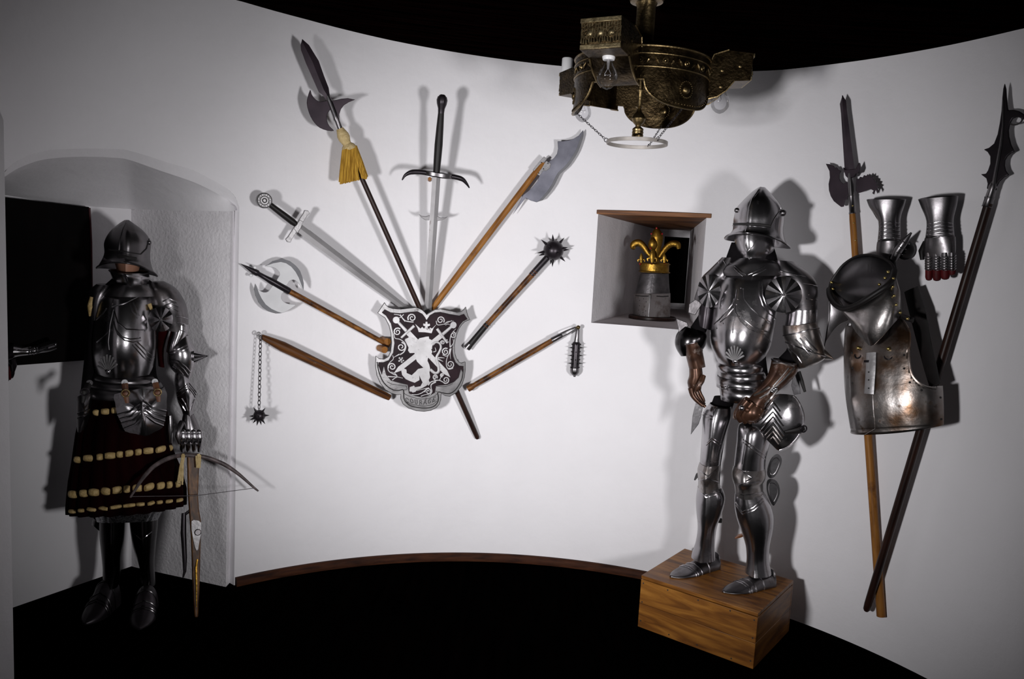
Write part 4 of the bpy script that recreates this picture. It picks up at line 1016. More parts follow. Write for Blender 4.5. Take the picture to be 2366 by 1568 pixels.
pl2 = Pl((2322, 200), (2000, 1412), .045, .052)
t = thing('bill_hook', 'black bill with barbed lugs and a side hook on a long dark shaft, far right', 'pole arm', pl2.p(2230, 660))
part('shaft', shaft(pl2, (2284, 470), (2001, 1411), [(0, 9), (.5, 9.5), (.98, 9), (.995, 8), (1, 5)]), WOODD, t)
bl2 = [(2320.5, 192), (2324, 205), (2325, 222), (2327, 240), (2329, 254), (2341, 253), (2354, 256), (2366, 264), (2376, 278), (2382, 300), (2373, 285), (2362, 274), (2350, 270), (2339, 274), (2333, 286), (2330, 300), (2331, 315), (2336, 334), (2344, 350), (2335, 354), (2327, 361), (2322, 370), (2321, 382), (2324, 394), (2331, 404), (2320, 409), (2309, 419), (2303, 430), (2301, 440), (2279, 436), (2281, 424), (2278, 412), (2265, 402), (2277, 401), (2282, 393), (2287, 378), (2287, 361), (2281, 351), (2272, 345), (2284, 341), (2296, 331), (2304, 310), (2309, 284), (2313, 256), (2315, 225), (2317, 205)]
part('blade', MB().prism(pl2.P(bl2, .004), pl2.n, .008), BLACKST, t, bevel=.003)
part('blade_ridge', MB().tube([pl2.p(*q, .004) for q in ((2318, 230), (2318, 290), (2312, 340), (2303, 390), (2294, 440))], [.002, .004, .006, .007, .008], 8), STEELD, t)
part('hook_ring', MB().torus(pl2.p(2347, 278), pl2.n, .014, .003, 20, 6, sx=1.4, ax=V((1, 0, 0))), STEELD, t)
part('socket', shaft(pl2, (2298, 420), (2280, 478), [(0, 6), (.2, 9), (.3, 8.4), (.6, 9), (.62, 10.5), (.7, 9.5), (.95, 9.8), (1, 10.8)]), STEELD, t)

# ================================================================== hanging gauntlets
def gauntlet(px0, py0, cols, tip_mat, kk, thumb, lab, cuff, hand, mirror=0):
    q = on_wall(px0, py0, .07); k = Kf(q); k.n = inward(q)
    t = thing('gauntlet', lab, 'gauntlet', q)
    mb = LO(k, cuff, n=36, m=4, caps=False, ridge=.006, rp=-.25, rw=.6)
    part('cuff', mb, STEELD, t, solid=.002)
    part('cuff_lining', LO(k, [(a + 4, b + 6, c - 4, d + 4, e * .8, f_ * .8) for a, b, c, d, e, f_ in [r[:6] for r in cuff[:3]]], n=24, m=2), BLACKL, t)
    m2 = LO(k, hand, n=32, m=4); part('hand_plate', m2, STEELD, t); s = Surf(m2); s1 = Surf(mb)
    rr = MB()
    for (y, xa, xb) in kk: s1.line([(xa, y + 3), ((xa + xb) / 2, y - 4), (xb, y + 2)], .0022, .0005, rr)
    part('wrist_lame', rr, STEEL, t)
    return t, k, s
t, k, s = gauntlet(2172, 560, None, None, [(515, 2145, 2200), (523, 2143, 2201), (531, 2142, 2202), (540, 2141, 2203), (549, 2140, 2204)], None, 'gauntlet with red leather fingertips hanging fingers down, nearest the dark bill',
    [(2124, 462, 2212, 452, .045, .045), (2131, 480, 2209, 472, .042, .042), (2143, 512, 2201, 508, .036, .036), (2140, 552, 2204, 548, .036, .036)],
    [(2139, 550, 2206, 546, .036, .035), (2136, 562, 2207, 560, .032, .034), (2135, 580, 2207, 580, .026, .03), (2138, 594, 2206, 594, .022, .026)])
for i, (xa, xb, yt) in enumerate(((2139, 2154, 648), (2156, 2174, 649), (2175, 2193, 646), (2193, 2207, 636))):
    xm = (xa + xb) / 2; hw = (xb - xa) / 2 + .8
    f = part('finger', MB().tube([k.p(xm, y, .008) for y in (600, 612, 624, yt - 8, yt - 2, yt)], [k.m(hw) * r for r in (.9, .95, .98, .98, .75, .3)], 12), RED, t)
    part('finger_plate', MB().tube([k.p(xm, y, .009) for y in (584, 600, 622)], [k.m(hw) * r for r in (1.0, 1.04, 1.04)], 12), STEELD, f)
    mb = MB()
    for y in range(590, 626, 6):
        P = []
        for j in range(9):
            an = pi * j / 8; P.append(k.p(xm + cos(an) * hw * 1.06, y + 4 * sin(an), .010 + sin(an) * k.m(hw) * 1.08))
        mb.tube(P, .0022, 6)
    part('finger_scale', mb, STEEL, f)
part('thumb', MB().tube([k.p(2140, 560, -.01), k.p(2130, 580, -.02), k.p(2131, 600, -.02)], [.012, .012, .007], 10), BLACKL, t)
t, k, s = gauntlet(2052, 560, None, None, [(515, 2034, 2078), (523, 2034, 2078), (532, 2033, 2079), (541, 2032, 2079), (551, 2030, 2080)], None, 'gauntlet with a splayed thumb hanging behind the riveted collar piece',
    [(2004, 462, 2092, 460, .045, .045), (2011, 480, 2088, 475, .042, .042), (2031, 512, 2079, 506, .034, .034), (2029, 560, 2080, 556, .034, .034)],
    [(2028, 560, 2080, 556, .034, .034), (2026, 575, 2078, 572, .030, .032), (2027, 590, 2070, 588, .024, .03), (2034, 600, 2066, 598, .02, .026)])
for i, (xa, xb) in enumerate(((2030, 2042), (2041, 2054), (2053, 2066))):
    xm = (xa + xb) / 2
    part('finger', MB().tube([k.p(xm, 590, .008), k.p(xm + 2, 606, .004), k.p(xm + 5, 622, -.01), k.p(xm + 6, 634, -.022)], [k.m(7.2), k.m(7.2), k.m(6.5), k.m(3)], 12), GLOVE if i < 0 else BLACKL, t)
th_ = part('thumb', MB().tube([k.p(2066, 598, .01), k.p(2074, 580, .02), k.p(2088, 560, .02), k.p(2106, 537, .016)], [k.m(9), k.m(9.5), k.m(8.5), k.m(2)], 12), STEELD, t)
mb = MB()
for f in (.25, .45, .65): 
    c = k.p(2066 + 40 * f, 598 - 60 * f, .018); mb.torus(c, (k.p(2106, 537) - k.p(2066, 598)), k.m(9.5), .0016, 16, 6)
part('thumb_lame', mb, STEEL, th_)
part('red_palm', MB().ball(k.p(2092, 578, -.03), k.m(22), 16, (V((1, 0, 0)), V((0, .5, 0)), V((0, 0, 1)))), BLACKL, t)

# ================================================================== backplate-style cuirass and riveted collar
q = on_wall(2070, 900, .118); kc = Kf(q)
kc.n = (inward(q) + V((-.35, 0, 0))).normalized()
t = thing('breastplate', 'rust-stained breastplate with a black side strap hung over the crossed pole shafts', 'breastplate', q)
ROW = [(1970, 722, 2150, 722, .050, .05), (1963, 752, 2160, 752, .07, .05), (1962, 790, 2170, 790, .09, .05), (1964, 835, 2176, 835, .105, .05), (1967, 880, 2178, 880, .115, .05), (1972, 920, 2180, 915, .12, .05), (1977, 955, 2181, 945, .118, .05), (1981, 985, 2181, 975, .112, .05), (1982, 990, 2180, 981, .110, .05)]
rg = rings(kc, ROW, n=128, m=7, ridge=.022, rp=-.5, rw=.9)
half = [[r[i] for i in range(0, 65)] for r in rg]
low = half[-1]
for s_ in (.5, 1): half.append([p + V((0, 0, -.022 * sin(pi * i / 64))) * s_ for i, p in enumerate(low)])
CUT = smooth_px([(2081, 731), (2092, 745), (2102, 765), (2103, 790), (2101, 815), (2103, 840), (2108, 862), (2118, 877), (2132, 888), (2148, 894), (2164, 894), (2182, 889)], 4)
CUTP = CUT + [(2260, 880), (2260, 600), (1900, 600), (1900, 700), (1962, 752), (1985, 735), (2040, 725)]
bx_ = MB(); nn_ = 65
for r in half: bx_.v += [V(p) for p in r]
for a in range(len(half) - 1):
    for b in range(nn_ - 1):
        q4_ = [a * nn_ + b, a * nn_ + b + 1, (a + 1) * nn_ + b + 1, (a + 1) * nn_ + b]
        c_ = sum((bx_.v[k] for k in q4_), V((0, 0, 0))) / 4
        if not inpoly(*proj(c_), CUTP): bx_.f.append(q4_)
bp_ = part('plate', bx_, RUSTPL, t, solid=.003)
full_ = MB(); full_.loft(half, caps=False, closed=False); s = Surf(full_)
part('arm_edge_band', s.line([(x - 1.5, y + 1) for x, y in CUT[2:-4]], .0045, div=2), RUSTPL, t)
for qd in ((2089, 820), (2089, 851), (2102, 883), (2129, 901), (2173, 918), (2175, 968), (1969, 815), (1970, 850), (1970, 885)): part('rivet', s.dots([qd], .0042), DARK_LINE, t)
part('keel_ridge', s.line([(2016, 912), (2018, 950), (2024, 1004)], .002), STEELR, t)
def strap(pts, w, m_, lift=.004, holes=None, name='strap', srf=None, parent=None):
    mb = MB(); P = []
    for x, y in smooth_px(pts, 4): l, n = srf.hit(x, y); P.append(l + n * lift)
    n_ = (srf.hit(*pts[0])[1]); mb.tube(P, w, 8, flat=(n_, .22)); o = part(name, mb, m_, parent)
    if holes: part('buckle_hole', srf.dots(holes, .003), DARK_LINE, o)
    return o
so = strap([(2015, 815), (2014, 850), (2012, 880), (2010, 910)], .019, SILV, .006, None, 'hanging_strap', s, t)
mb = MB()
for y in (860, 878, 897): l, n = s.hit(2011, y); mb.ball(l + n * .010, .0032, 8)
part('strap_hole', mb, DARK_LINE, so)
mb = MB(); l, n = s.hit(2014, 836); mb.box(l + n * .008 - V((.022, 0, .004)), V((.044, .01, 0)), V((0, 0, .008)), n * .003); part('strap_keeper', mb, BLACKST, so)
for qx, qy in ((2054, 806), (1985, 804)):
    l, n = s.hit(qx, qy); part('brass_stud', MB().ball(l + n * .004, .0075, 14), RIVET, t)
    mb = MB(); mb.torus(l + n * .006 + V((.004, 0, -.026)), n + V((0, 0, .3)), .014, .0028, 24, 8); part('ring', mb, BLACKST, t)
mb = MB(); P = [kc.p(2105, 668, -.045), kc.p(2120, 720, -.04), kc.p(2135, 790, -.03), kc.p(2150, 850, -.01), kc.p(2160, 890, .0)]
mb.tube(P, [.030, .034, .028, .026, .022], 10, flat=(kc.n, .18)); part('shoulder_strap', mb, BLACKL, t)
# collar (bevor) sitting in front of the neck of the breastplate
t2 = thing('riveted_collar', 'open steel throat guard with black leather lining and brass rivets, above the rusty breastplate', 'gorget', kc.p(2000, 700, .05))
k3 = Kf(kc.q + kc.n * .085); k3.n = kc.n
# opening ellipse: low front lip, high back
fl = [(1916, 668), (1918, 685), (1930, 703), (1950, 713), (1972, 708), (1993, 697), (2020, 680), (2048, 661), (2062, 645), (2067, 626)]
bk = [(2067, 626), (2060, 610), (2042, 597), (2020, 590), (1998, 589), (1975, 594), (1950, 610), (1932, 632), (1920, 652), (1916, 668)]
F_ = smooth_px(fl, 3); B_ = smooth_px(bk, 3)
def arcd(P, amp, sgn):
    k = len(P); return [k3.p(x, y, .0 + sgn * amp * sin(pi * i / (k - 1))) for i, (x, y) in enumerate(P)]
front = arcd(F_, .085, 1); back = arcd(B_, .025, -1)
bl_ = [(1958, 728), (1966, 745), (1978, 768), (1996, 786), (2012, 799), (2030, 785), (2048, 766), (2064, 748), (2076, 735), (2084, 722)]
bottom = arcd(smooth_px(bl_, 3), .075, 1)
mid = [front[i].lerp(bottom[i], .5) - k3.n * .012 for i in range(len(front))]
mb = MB(); mb.loft([front, mid, bottom], closed=False); part('throat_plate', mb, STEELR, t2, solid=.003); sf = Surf(mb)
bb = [p + V((0, 0, -.24)) + k3.n * .0 for p in back]
mb = MB(); mb.loft([back, [back[i].lerp(bb[i], .5) - k3.n * .01 for i in range(len(back))], bb], closed=False); part('back_plate', mb, STEELD, t2, solid=.003)
sb_ = Surf(mb)
mb = MB(); mb.tube(front, .011, 10); part('leather_rim', mb, BLACKL, t2)
mb = MB(); mb.tube(back, .005, 8); part('back_rim', mb, BLACKL, t2)
for i, x in enumerate(((1924, 667), (1921, 652), (2032, 657), (2045, 642), (2052, 628))):
    part('brass_rivet', MB().ball(k3.p(*x, -.005 if i < 2 else .045), .0058, 12), RIVET, t2)
for x in ((2064, 643), (2063, 662), (2066, 683), (2071, 704), (2080, 722), (2097, 736)):
    part('brass_rivet', MB().ball(k3.p(*x, .036), .0052, 12), RIVET, t2)
mb = MB(); mb.tube([k3.p(*x, .008) for x in ((2063, 630), (2062, 662), (2068, 700), (2082, 730), (2110, 740))], .010, 10, flat=(k3.n, .4)); part('side_strap', mb, BLACKL, t2)
# ================================================================== suit of armour on the plinth
Q2 = on_z(1700, 1330, PZ); K2 = Kf(Q2)
t = thing('suit_of_armor', 'polished full suit of plate armour with a visored sallet standing on the oak plinth', 'suit of armor', Q2)
A2 = t
def rbs(srf, lines, r, name, m_, parent, lift=.0):
    for pts in lines: part(name, srf.line(pts, r, lift), m_, parent)
def disc(K, cx, cy, rx, ry, dy, name, parent, m_, nseg=10, dome=.012, tilt=0):
    """radially fluted round plate"""
    c = K.p(cx, cy, dy); N = nseg * 6; mb = MB(); R0 = []
    def rim(f, lift):
        out = []
        for i in range(N):
            a = 2 * pi * i / N; ph_ = (i % 6) / 6; fl = abs(ph_ - .5) * 2     # 1 at the groove
            p_ = K.p(cx + cos(a) * rx * f, cy + sin(a) * ry * f, dy)
            out.append(p_ + K.n * (lift - fl * .007 * f + tilt * cos(a) * f))
        return out
    rr = [rim(1, -.006), rim(1.0, 0), rim(.93, .002), rim(.6, dome * .55), rim(.25, dome * .9), rim(.03, dome)]
    mb.loft(rr); o = part(name, mb, m_, parent, smooth=25); part('center_stud', MB().ball(c + K.n * (dome + .001), .005, 10), STEELD, o); return o

# near-black filler standing for the dark gaps between the hollow plates
pad = LO(K2, [(1690, 560, 1785, 560, .06, .07), (1668, 640, 1800, 640, .08, .09), (1664, 800, 1770, 800, .10, .10), (1664, 900, 1780, 900, .09, .10), (1670, 926, 1770, 930, .05, .07)], m=4)
part('torso_filler', pad, PAD, t)
for rows in ([(1636, 655, 1690, 640, .05, .05), (1624, 710, 1652, 730, .04, .04), (1584, 780, 1628, 775, .04, .04), (1592, 850, 1622, 846, .03, .03)], [(1790, 640, 1880, 655, .06, .06), (1812, 700, 1880, 720, .05, .05), (1825, 790, 1888, 790, .05, .05), (1790, 835, 1838, 845, .04, .04)],
             [(1650, 915, 1700, 920, .04, .04), (1636, 960, 1686, 965, .05, .05), (1626, 1060, 1666, 1070, .03, .03), (1620, 1140, 1662, 1150, .03, .03), (1612, 1260, 1648, 1262, .025, .025)], [(1722, 915, 1780, 920, .04, .05), (1710, 975, 1778, 990, .06, .06), (1704, 1070, 1764, 1080, .04, .04), (1706, 1150, 1764, 1150, .035, .035), (1732, 1280, 1772, 1290, .03, .03)]):
    part('inner_sleeve' if rows[0][1] < 900 else 'leg_filler', LO(K2, [r + ((-.05,) if rows[0][1] > 900 else (-.01,)) for r in rows], m=3), PAD, t)

# helmet
hy = .02
sk = LO(K2, [(1752, 433, 1768, 433, .02, .02, hy), (1738, 443, 1777, 442, .05, .06, hy), (1716, 464, 1793, 459, .085, .10, hy), (1701, 482, 1805, 476, .098, .115, hy), (1695, 505, 1812, 500, .106, .12, hy), (1693.5, 520, 1811, 520, .107, .12, hy), (1692, 532, 1810, 534, .110, .122, hy), (1684, 543, 1813, 551, .118, .13, hy), (1678, 549, 1819, 564, .124, .14, hy), (1675, 552, 1825, 573, .128, .148, hy)],
        n=56, m=4, ridge=.016, rp=-.36, rw=.5, caps=False)
for i in range(len(sk.v)):
    ring_i, j = divmod(i, 56); f = max(0, sin(2 * pi * j / 56 - .1)); last = len(sk.v) // 56 - 1
    sk.v[i] = sk.v[i] + V((0, 0, .034 * max(0, (ring_i - last + 11) / 11) * f ** 1.3))
hm = part('sallet', sk, STEEL, t, solid=.003)
ss = Surf(sk)
vz = MB(); ss.line([(1696, 517.5), (1712, 517), (1732, 517), (1756, 518.5), (1781, 522)], .0042, .001, vz); part('eye_slit', vz, DARK_LINE, hm)
part('visor_edge', ss.line([(1781, 522), (1788, 506), (1800, 488), (1809, 479)], .0018, .001), STEEL, hm)
part('visor_edge', ss.line([(1694, 521), (1712, 520.5), (1732, 521), (1756, 522.5), (1780, 526)], .0022, .001), STEEL, hm)
part('comb_ridge', ss.line([(1760, 434), (1748, 446), (1738, 460), (1732, 478), (1729, 500), (1727.5, 512)], .0035), STEEL, hm)
part('comb_ridge', ss.line([(1726, 523), (1723, 535), (1721, 548)], .0030), STEEL, hm)
part('brim_edge', MB().tube(sk.v[-56:] + [sk.v[-56]], .0035, 6), STEEL, hm)
l, n = ss.hit(1808, 492); part('visor_pivot', MB().ball(l + n * .002, .013, 14), STEELD, hm)
l, n = ss.hit(1698, 484); part('visor_pivot', MB().ball(l + n * .001, .010, 14), STEELD, hm)
bv = LO(K2, [(1697, 545, 1790, 545, .085, .06, .02), (1698, 560, 1790, 562, .086, .06, .02), (1703, 580, 1787, 580, .08, .06, .02), (1710, 594, 1778, 592, .068, .055, .02), (1714, 604, 1770, 603, .064, .05, .02), (1720, 612, 1766, 611, .05, .05, .02)], n=40, m=3, ridge=.022, rp=-.42, rw=.7)
bo = part('chin_guard', bv, STEEL, t); sbv = Surf(bv)
part('front_ridge', sbv.line([(1722, 551), (1722, 570), (1727, 588), (1733, 602)], .003), STEEL, bo)
part('plate_edge', sbv.line([(1748, 553), (1740, 568), (1728, 580)], .002), STEELD, bo)
gl_ = LO(K2, [(1703, 596, 1776, 597, .07, .07, .02), (1690, 605, 1800, 606, .08, .08, .02), (1672, 613, 1812, 614, .096, .09, .01), (1660, 626, 1822, 626, .112, .09, .0), (1664, 636, 1818, 636, .118, .09, .0)], n=40, m=3, ridge=.014, rp=-.3, rw=.8)
go = part('gorget', gl_, STEELD, t)
# torso
br = LO(K2, [(1694, 618, 1794, 620, .075, .08, 0), (1660, 645, 1806, 645, .105, .10, 0), (1650, 690, 1800, 690, .135, .11, 0), (1645, 730, 1794, 735, .155, .115, 0), (1641, 765, 1788, 770, .165, .115, 0), (1643, 795, 1781, 800, .158, .11, 0), (1652, 820, 1768, 825, .135, .10, 0), (1660, 836, 1761, 838, .115, .095, 0)], n=64, m=4, ridge=.016, rp=-.4, rw=.9)
bo = part('breastplate', br, STEEL, t); sb2 = Surf(br)
rbs(sb2, [[(1703, 668), (1700, 690), (1697, 705), (1700, 722), (1712, 742), (1730, 758), (1750, 767), (1768, 772), (1780, 790)], [(1706, 712), (1718, 738), (1738, 754), (1758, 762), (1772, 766)], [(1697, 690), (1690, 705), (1676, 722), (1662, 738), (1650, 748)], [(1694, 712), (1680, 730), (1664, 744)], [(1755, 650), (1754, 680), (1762, 705), (1778, 725), (1797, 738)], [(1762, 650), (1762, 682), (1771, 706), (1788, 724)], [(1718, 665), (1720, 690), (1735, 712), (1755, 730), (1780, 744)]], .0026, 'fluted_ridge', STEEL, bo, .0002)
part('center_keel', sb2.line([(1700, 730), (1694, 750), (1693, 770)], .0022), STEEL, bo)
for q in ((1712, 665), (1705, 690), (1702, 702), (1709, 712), (1719, 717), (1738, 739), (1762, 752), (1725, 751), (1747, 766), (1708, 731), (1683, 716), (1666, 733), (1671, 747), (1656, 758)):
    part('rivet', sb2.dots([q], .0032), STEEL, bo)
fan = part('shell_emblem', MB().ball(sb2.hit(1699, 834)[0] - K2.n * .004, .012, 10), STEEL, bo)
for i in range(9):
    a = radians(155 - 130 * i / 8); ln_ = 36 - 5 * abs(i - 4) / 4
    P = []
    for f in (0, .35, .7, .95): P.append((1697 + cos(a) * ln_ * f * .78, 834 - sin(a) * ln_ * f))
    mb = MB(); pth = [sb2.hit(*q)[0] + sb2.hit(*q)[1] * .001 for q in P]; mb.tube(pth, [.001, .0024, .0036, .0034], 8); mb.ball(pth[-1], .0036, 8); part('shell_rib', mb, SILV, fan)
bn = MB(); 
for P in ([(1698, 614), (1712, 626), (1725, 637), (1745, 627), (1768, 616)], [(1697, 619), (1711, 633), (1725, 644), (1746, 634), (1770, 622)]): part('collar_ridge', Surf(gl_).line(P, .0032, .0), STEEL, go)
part('waist_roll', LO(K2, [(1660, 834, 1762, 836, .118, .1, 0), (1655, 842, 1768, 844, .128, .105, 0), (1657, 851, 1768, 853, .128, .105, 0), (1661, 856, 1766, 858, .122, .1, 0)], n=48, m=3), STEEL, t)
fd = [[(1662, 852, 1770, 854, .122, .1), (1658, 872, 1776, 876, .130, .1)], [(1657, 866, 1776, 872, .132, .1), (1655, 890, 1782, 896, .138, .1)]]
for r_ in fd: part('waist_lame', LO(K2, r_, n=48, m=1, caps=False), STEEL, t, solid=.0025)
fb = MB(); rr = rings(K2, [(1655, 884, 1784, 892, .139, .1), (1660, 917, 1780, 919, .143, .1)], n=48, m=1)
fb.loft([[r[i] for i in range(5, 21)] for r in rr], closed=False, caps=False); part('waist_lame', fb, STEEL, t, solid=.0025)
sfd = Surf(fb)
l, n = sfd.hit(1692, 874); part('rivet', MB().ball(l + n * .004, .006, 10), STEEL, t)

# shoulders
def pauld(rows, nm, lines):
    mb = LO(K2, rows, n=40, m=4); o = part(nm, mb, STEELD, t); s_ = Surf(mb)
    for P in lines: part('lame_edge', s_.line(P, .0024), STEEL, o)
    return o, s_
po, sp1 = pauld([(1668, 594, 1700, 596, .05, .06), (1640, 622, 1694, 640, .065, .08), (1622, 640, 1672, 665, .062, .085), (1612, 665, 1656, 690, .055, .08), (1604, 690, 1650, 712, .05, .07)], 'shoulder_guard', [[(1672, 602), (1680, 615), (1672, 635)], [(1660, 605), (1668, 622)]])
po2, sp2 = pauld([(1785, 600, 1832, 604, .06, .07), (1782, 622, 1868, 628, .08, .09), (1786, 650, 1886, 650, .085, .10), (1796, 680, 1891, 676, .08, .10), (1808, 708, 1890, 708, .07, .09), (1815, 726, 1889, 728, .065, .085)], 'shoulder_guard', [[(1862, 690), (1878, 692), (1890, 694)], [(1855, 655), (1875, 658), (1889, 662)], [(1800, 625), (1830, 632), (1862, 640)]])
for q in ((1789, 606), (1786, 622), (1868, 680), (1876, 705)): part('rivet', MB().ball(sp2.hit(*q)[0], .003, 8), STEEL, po2)
disc(K2, 1638, 672.5, 27, 38, .10, 'armpit_disc', t, STEEL, 10, .014, tilt=.010)
disc(K2, 1810.5, 680.5, 43, 42, .125, 'armpit_disc', t, STEEL, 11, .016, tilt=-.008)

# arm at the viewer's left
part('upper_arm_guard', LO(K2, [(1618, 700, 1652, 716, .045, .045), (1614, 725, 1650, 735, .047, .047), (1613, 750, 1643, 762, .044, .044)], m=3), BLACKST, t)
mb = MB(); mb.prism([K2.p(x, y, .03) for x, y in ((1592, 702), (1608, 690), (1622, 702), (1606, 728), (1590, 722))], K2.n, .012); part('upper_arm_lame', mb, HELMST, t, bevel=.002)
mb = MB(); mb.prism([K2.p(x, y, .02) for x, y in ((1562, 735), (1588, 745), (1590, 753), (1576, 764), (1569, 770))], K2.n, .010); part('elbow_wing', mb, HELMST, t, bevel=.002)
eb = LO(K2, [(1580, 752, 1628, 764, .035, .035), (1564, 770, 1634, 776, .055, .055), (1559, 790, 1632, 790, .06, .06), (1563, 806, 1628, 802, .055, .055), (1573, 822, 1616, 815, .04, .04)], m=4); part('elbow_guard', eb, BLKPOL, t)
va = LO(K2, [(1579, 794, 1617, 787, .05, .05, .02), (1584, 818, 1624, 814, .045, .045, .02), (1592, 851, 1630, 847, .036, .036, .02)], n=24, m=3, ridge=.006, rp=-.1, rw=.5); vo = part('forearm_guard', va, GLOVE, t)
part('cuff_edge', MB().tube(va.v[:24] + [va.v[0]], .0028, 6), STEEL, vo)
hg = LO(K2, [(1592, 850, 1622, 848, .034, .034, .02), (1592, 868, 1624, 868, .034, .03, .02), (1588, 884, 1622, 884, .032, .026, .02), (1594, 905, 1620, 900, .026, .024, .02)], n=24, m=3); ho = part('gauntlet', hg, GLOVE, t)
for i, (pts, r0) in enumerate((([(1596, 896), (1600, 912), (1610, 925), (1624, 937)], 6.5), ([(1600, 898), (1606, 912), (1616, 926), (1630, 940)], 6.2), ([(1607, 900), (1613, 914), (1621, 926), (1628, 934)], 6), ([(1613, 898), (1618, 910), (1624, 920), (1627, 928)], 5.2))):
    P = smooth_px(pts, 3); k = len(P); part('finger', MB().tube([K2.p(x, y, .045 - .013 * i) for x, y in P], [K2.m(r0) * (1.05 - .45 * j / (k - 1)) for j in range(k)], 10), GLOVE, ho)
part('thumb', MB().tube([K2.p(1625, 868, .045), K2.p(1621, 880, .06), K2.p(1614, 892, .065), K2.p(1609, 903, .06)], [K2.m(6), K2.m(6.5), K2.m(6), K2.m(3.5)], 10), GLOVE, ho)

# arm at the viewer's right
ra = LO(K2, [(1818, 716, 1889, 714, .06, .065, .01), (1815, 740, 1889, 738, .06, .065, .01), (1808, 765, 1890, 755, .06, .065, .01)], m=3); part('upper_arm_guard', ra, STEEL, t)
el = LO(K2, [(1808, 752, 1886, 743, .068, .068, .02), (1808, 775, 1893, 760, .072, .07, .02), (1818, 800, 1900, 785, .075, .07, .02), (1830, 828, 1909, 815, .065, .065, .02), (1842, 850, 1908, 826, .05, .05, .02), (1850, 850, 1890, 838, .03, .03, .02)], n=40, m=4)
eo = part('elbow_guard', el, STEELR, t); se = Surf(el)
rbs(se, [[(1809, 775), (1840, 770), (1870, 762), (1892, 758)], [(1815, 790), (1840, 800), (1875, 812), (1908, 823)], [(1838, 783), (1855, 800), (1872, 820)], [(1848, 780), (1862, 798), (1880, 814)], [(1858, 778), (1870, 792), (1888, 810)], [(1822, 806), (1840, 820), (1852, 838)]], .0032, 'fluted_ridge', STEEL, eo)
mb = MB(); mb.cone(K2.p(1893, 815, .03), (K2.p(1911, 823, .03) - K2.p(1893, 815, .03)), .03, .058, 12); part('elbow_point', mb, STEELR, eo)
cf = LO(K2, [(1783, 829, 1840, 840, .06, .05, .05), (1780, 845, 1843, 858, .058, .05, .06), (1774, 864, 1822, 884, .052, .045, .075), (1762, 884, 1800, 902, .042, .04, .09), (1748, 896, 1784, 918, .040, .038, .10), (1733, 908, 1772, 932, .040, .036, .11), (1722, 920, 1767, 942, .040, .034, .115)], n=32, m=4)
co = part('gauntlet', cf, GLOVE, t); sc_ = Surf(cf)
part('cuff_edge', MB().tube(cf.v[:32] + [cf.v[0]], .0038, 6), STEEL, co)
rbs(sc_, [[(1786, 838), (1806, 838), (1834, 846)], [(1835, 850), (1815, 872), (1790, 895)], [(1822, 850), (1808, 868), (1786, 892)], [(1788, 892), (1774, 908), (1755, 920)], [(1796, 900), (1782, 918), (1766, 934)], [(1778, 893), (1762, 904), (1742, 914)]], .0042, 'fluted_ridge', STEELR, co)
for q in ((1788, 900), (1784, 903), (1792, 897)): part('knuckle_boss', MB().ball(sc_.hit(*q)[0] + K2.n * .002, .008, 10), STEEL, co)
fist = LO(K2, [(1724, 918, 1767, 941, .045, .03, .115), (1716, 935, 1762, 962, .052, .03, .12), (1708, 950, 1750, 972, .045, .03, .12), (1702, 962, 1735, 975, .028, .024, .12)], n=28, m=4)
part('hand_plate', fist, GLOVE, co)
for i, (a, b, c, d) in enumerate((((1728, 926), (1714, 942), (1705, 958), (1712, 972)), ((1740, 930), (1727, 946), (1717, 962), (1722, 975)), ((1751, 936), (1740, 951), (1730, 966), (1734, 975)), ((1761, 943), (1753, 957), (1744, 968), (1744, 973)))):
    P = smooth_px([a, b, c, d], 3); k = len(P); rad = [K2.m(8.2 - i * .5) * (1 - .25 * j / (k - 1)) for j in range(k)]
    f = part('finger', MB().tube([K2.p(x, y, .166 - .008 * i - .02 * (j / (k - 1)) ** 2) for j, (x, y) in enumerate(P)], rad, 10), GLOVE, co)
    m3 = MB(); m3.ball(K2.p(b[0], b[1], .174 - .008 * i), K2.m(6.5), 10); part('knuckle', m3, STEEL if i == 0 else GLOVE, f)
part('thumb', MB().tube([K2.p(1727, 920, .13), K2.p(1712, 938, .15), K2.p(1702, 955, .15), K2.p(1698, 966, .14)], [K2.m(8), K2.m(8.5), K2.m(7.5), K2.m(4.5)], 10), GLOVE, co)

# hip plates
tp = [(1785, 913), (1833, 913), (1846, 930), (1856, 957), (1855, 985), (1845, 1008), (1825, 1030), (1801, 1041), (1785, 1029), (1760, 1004), (1740, 988), (1738, 972), (1752, 948)]
mb = MB(); o_ = [K2.p(x, y, .10) for x, y in tp]; cen = K2.p(1800, 972, .135)
lv = []
for f, d in ((1, -.006), (1, 0), (.75, .016), (.4, .026), (.05, .028)): lv.append([V(cen - K2.n * .035 + (p_ - (cen - K2.n * .035)) * f) + K2.n * d for p_ in [K2.p(*q, .10) for q in smooth_px(tp, 3, True)]])
mb.loft(lv); tb_ = part('hip_plate', mb, STEEL, t, smooth=50); st = Surf(mb)
part('rope_edge', MB().tube([K2.p(*q, .10) for q in smooth_px([(1833, 914), (1846, 930), (1856, 957), (1855, 985), (1845, 1008), (1825, 1030), (1801, 1041)], 4)], .0042, 6), STEEL, tb_)
for i in range(8):
    y0 = 928 + i * 11.5; sp_ = max(8, 36 - abs(i - 3) * 5)
    pts = [(1786 - sp_ * .9, y0 + sp_ * 1.0), (1786, y0), (1786 + sp_ * .8, y0 + sp_ * 1.05)]
    part('chevron_flute', st.line(pts, .0036), STEELR if i > 4 else STEEL, tb_)
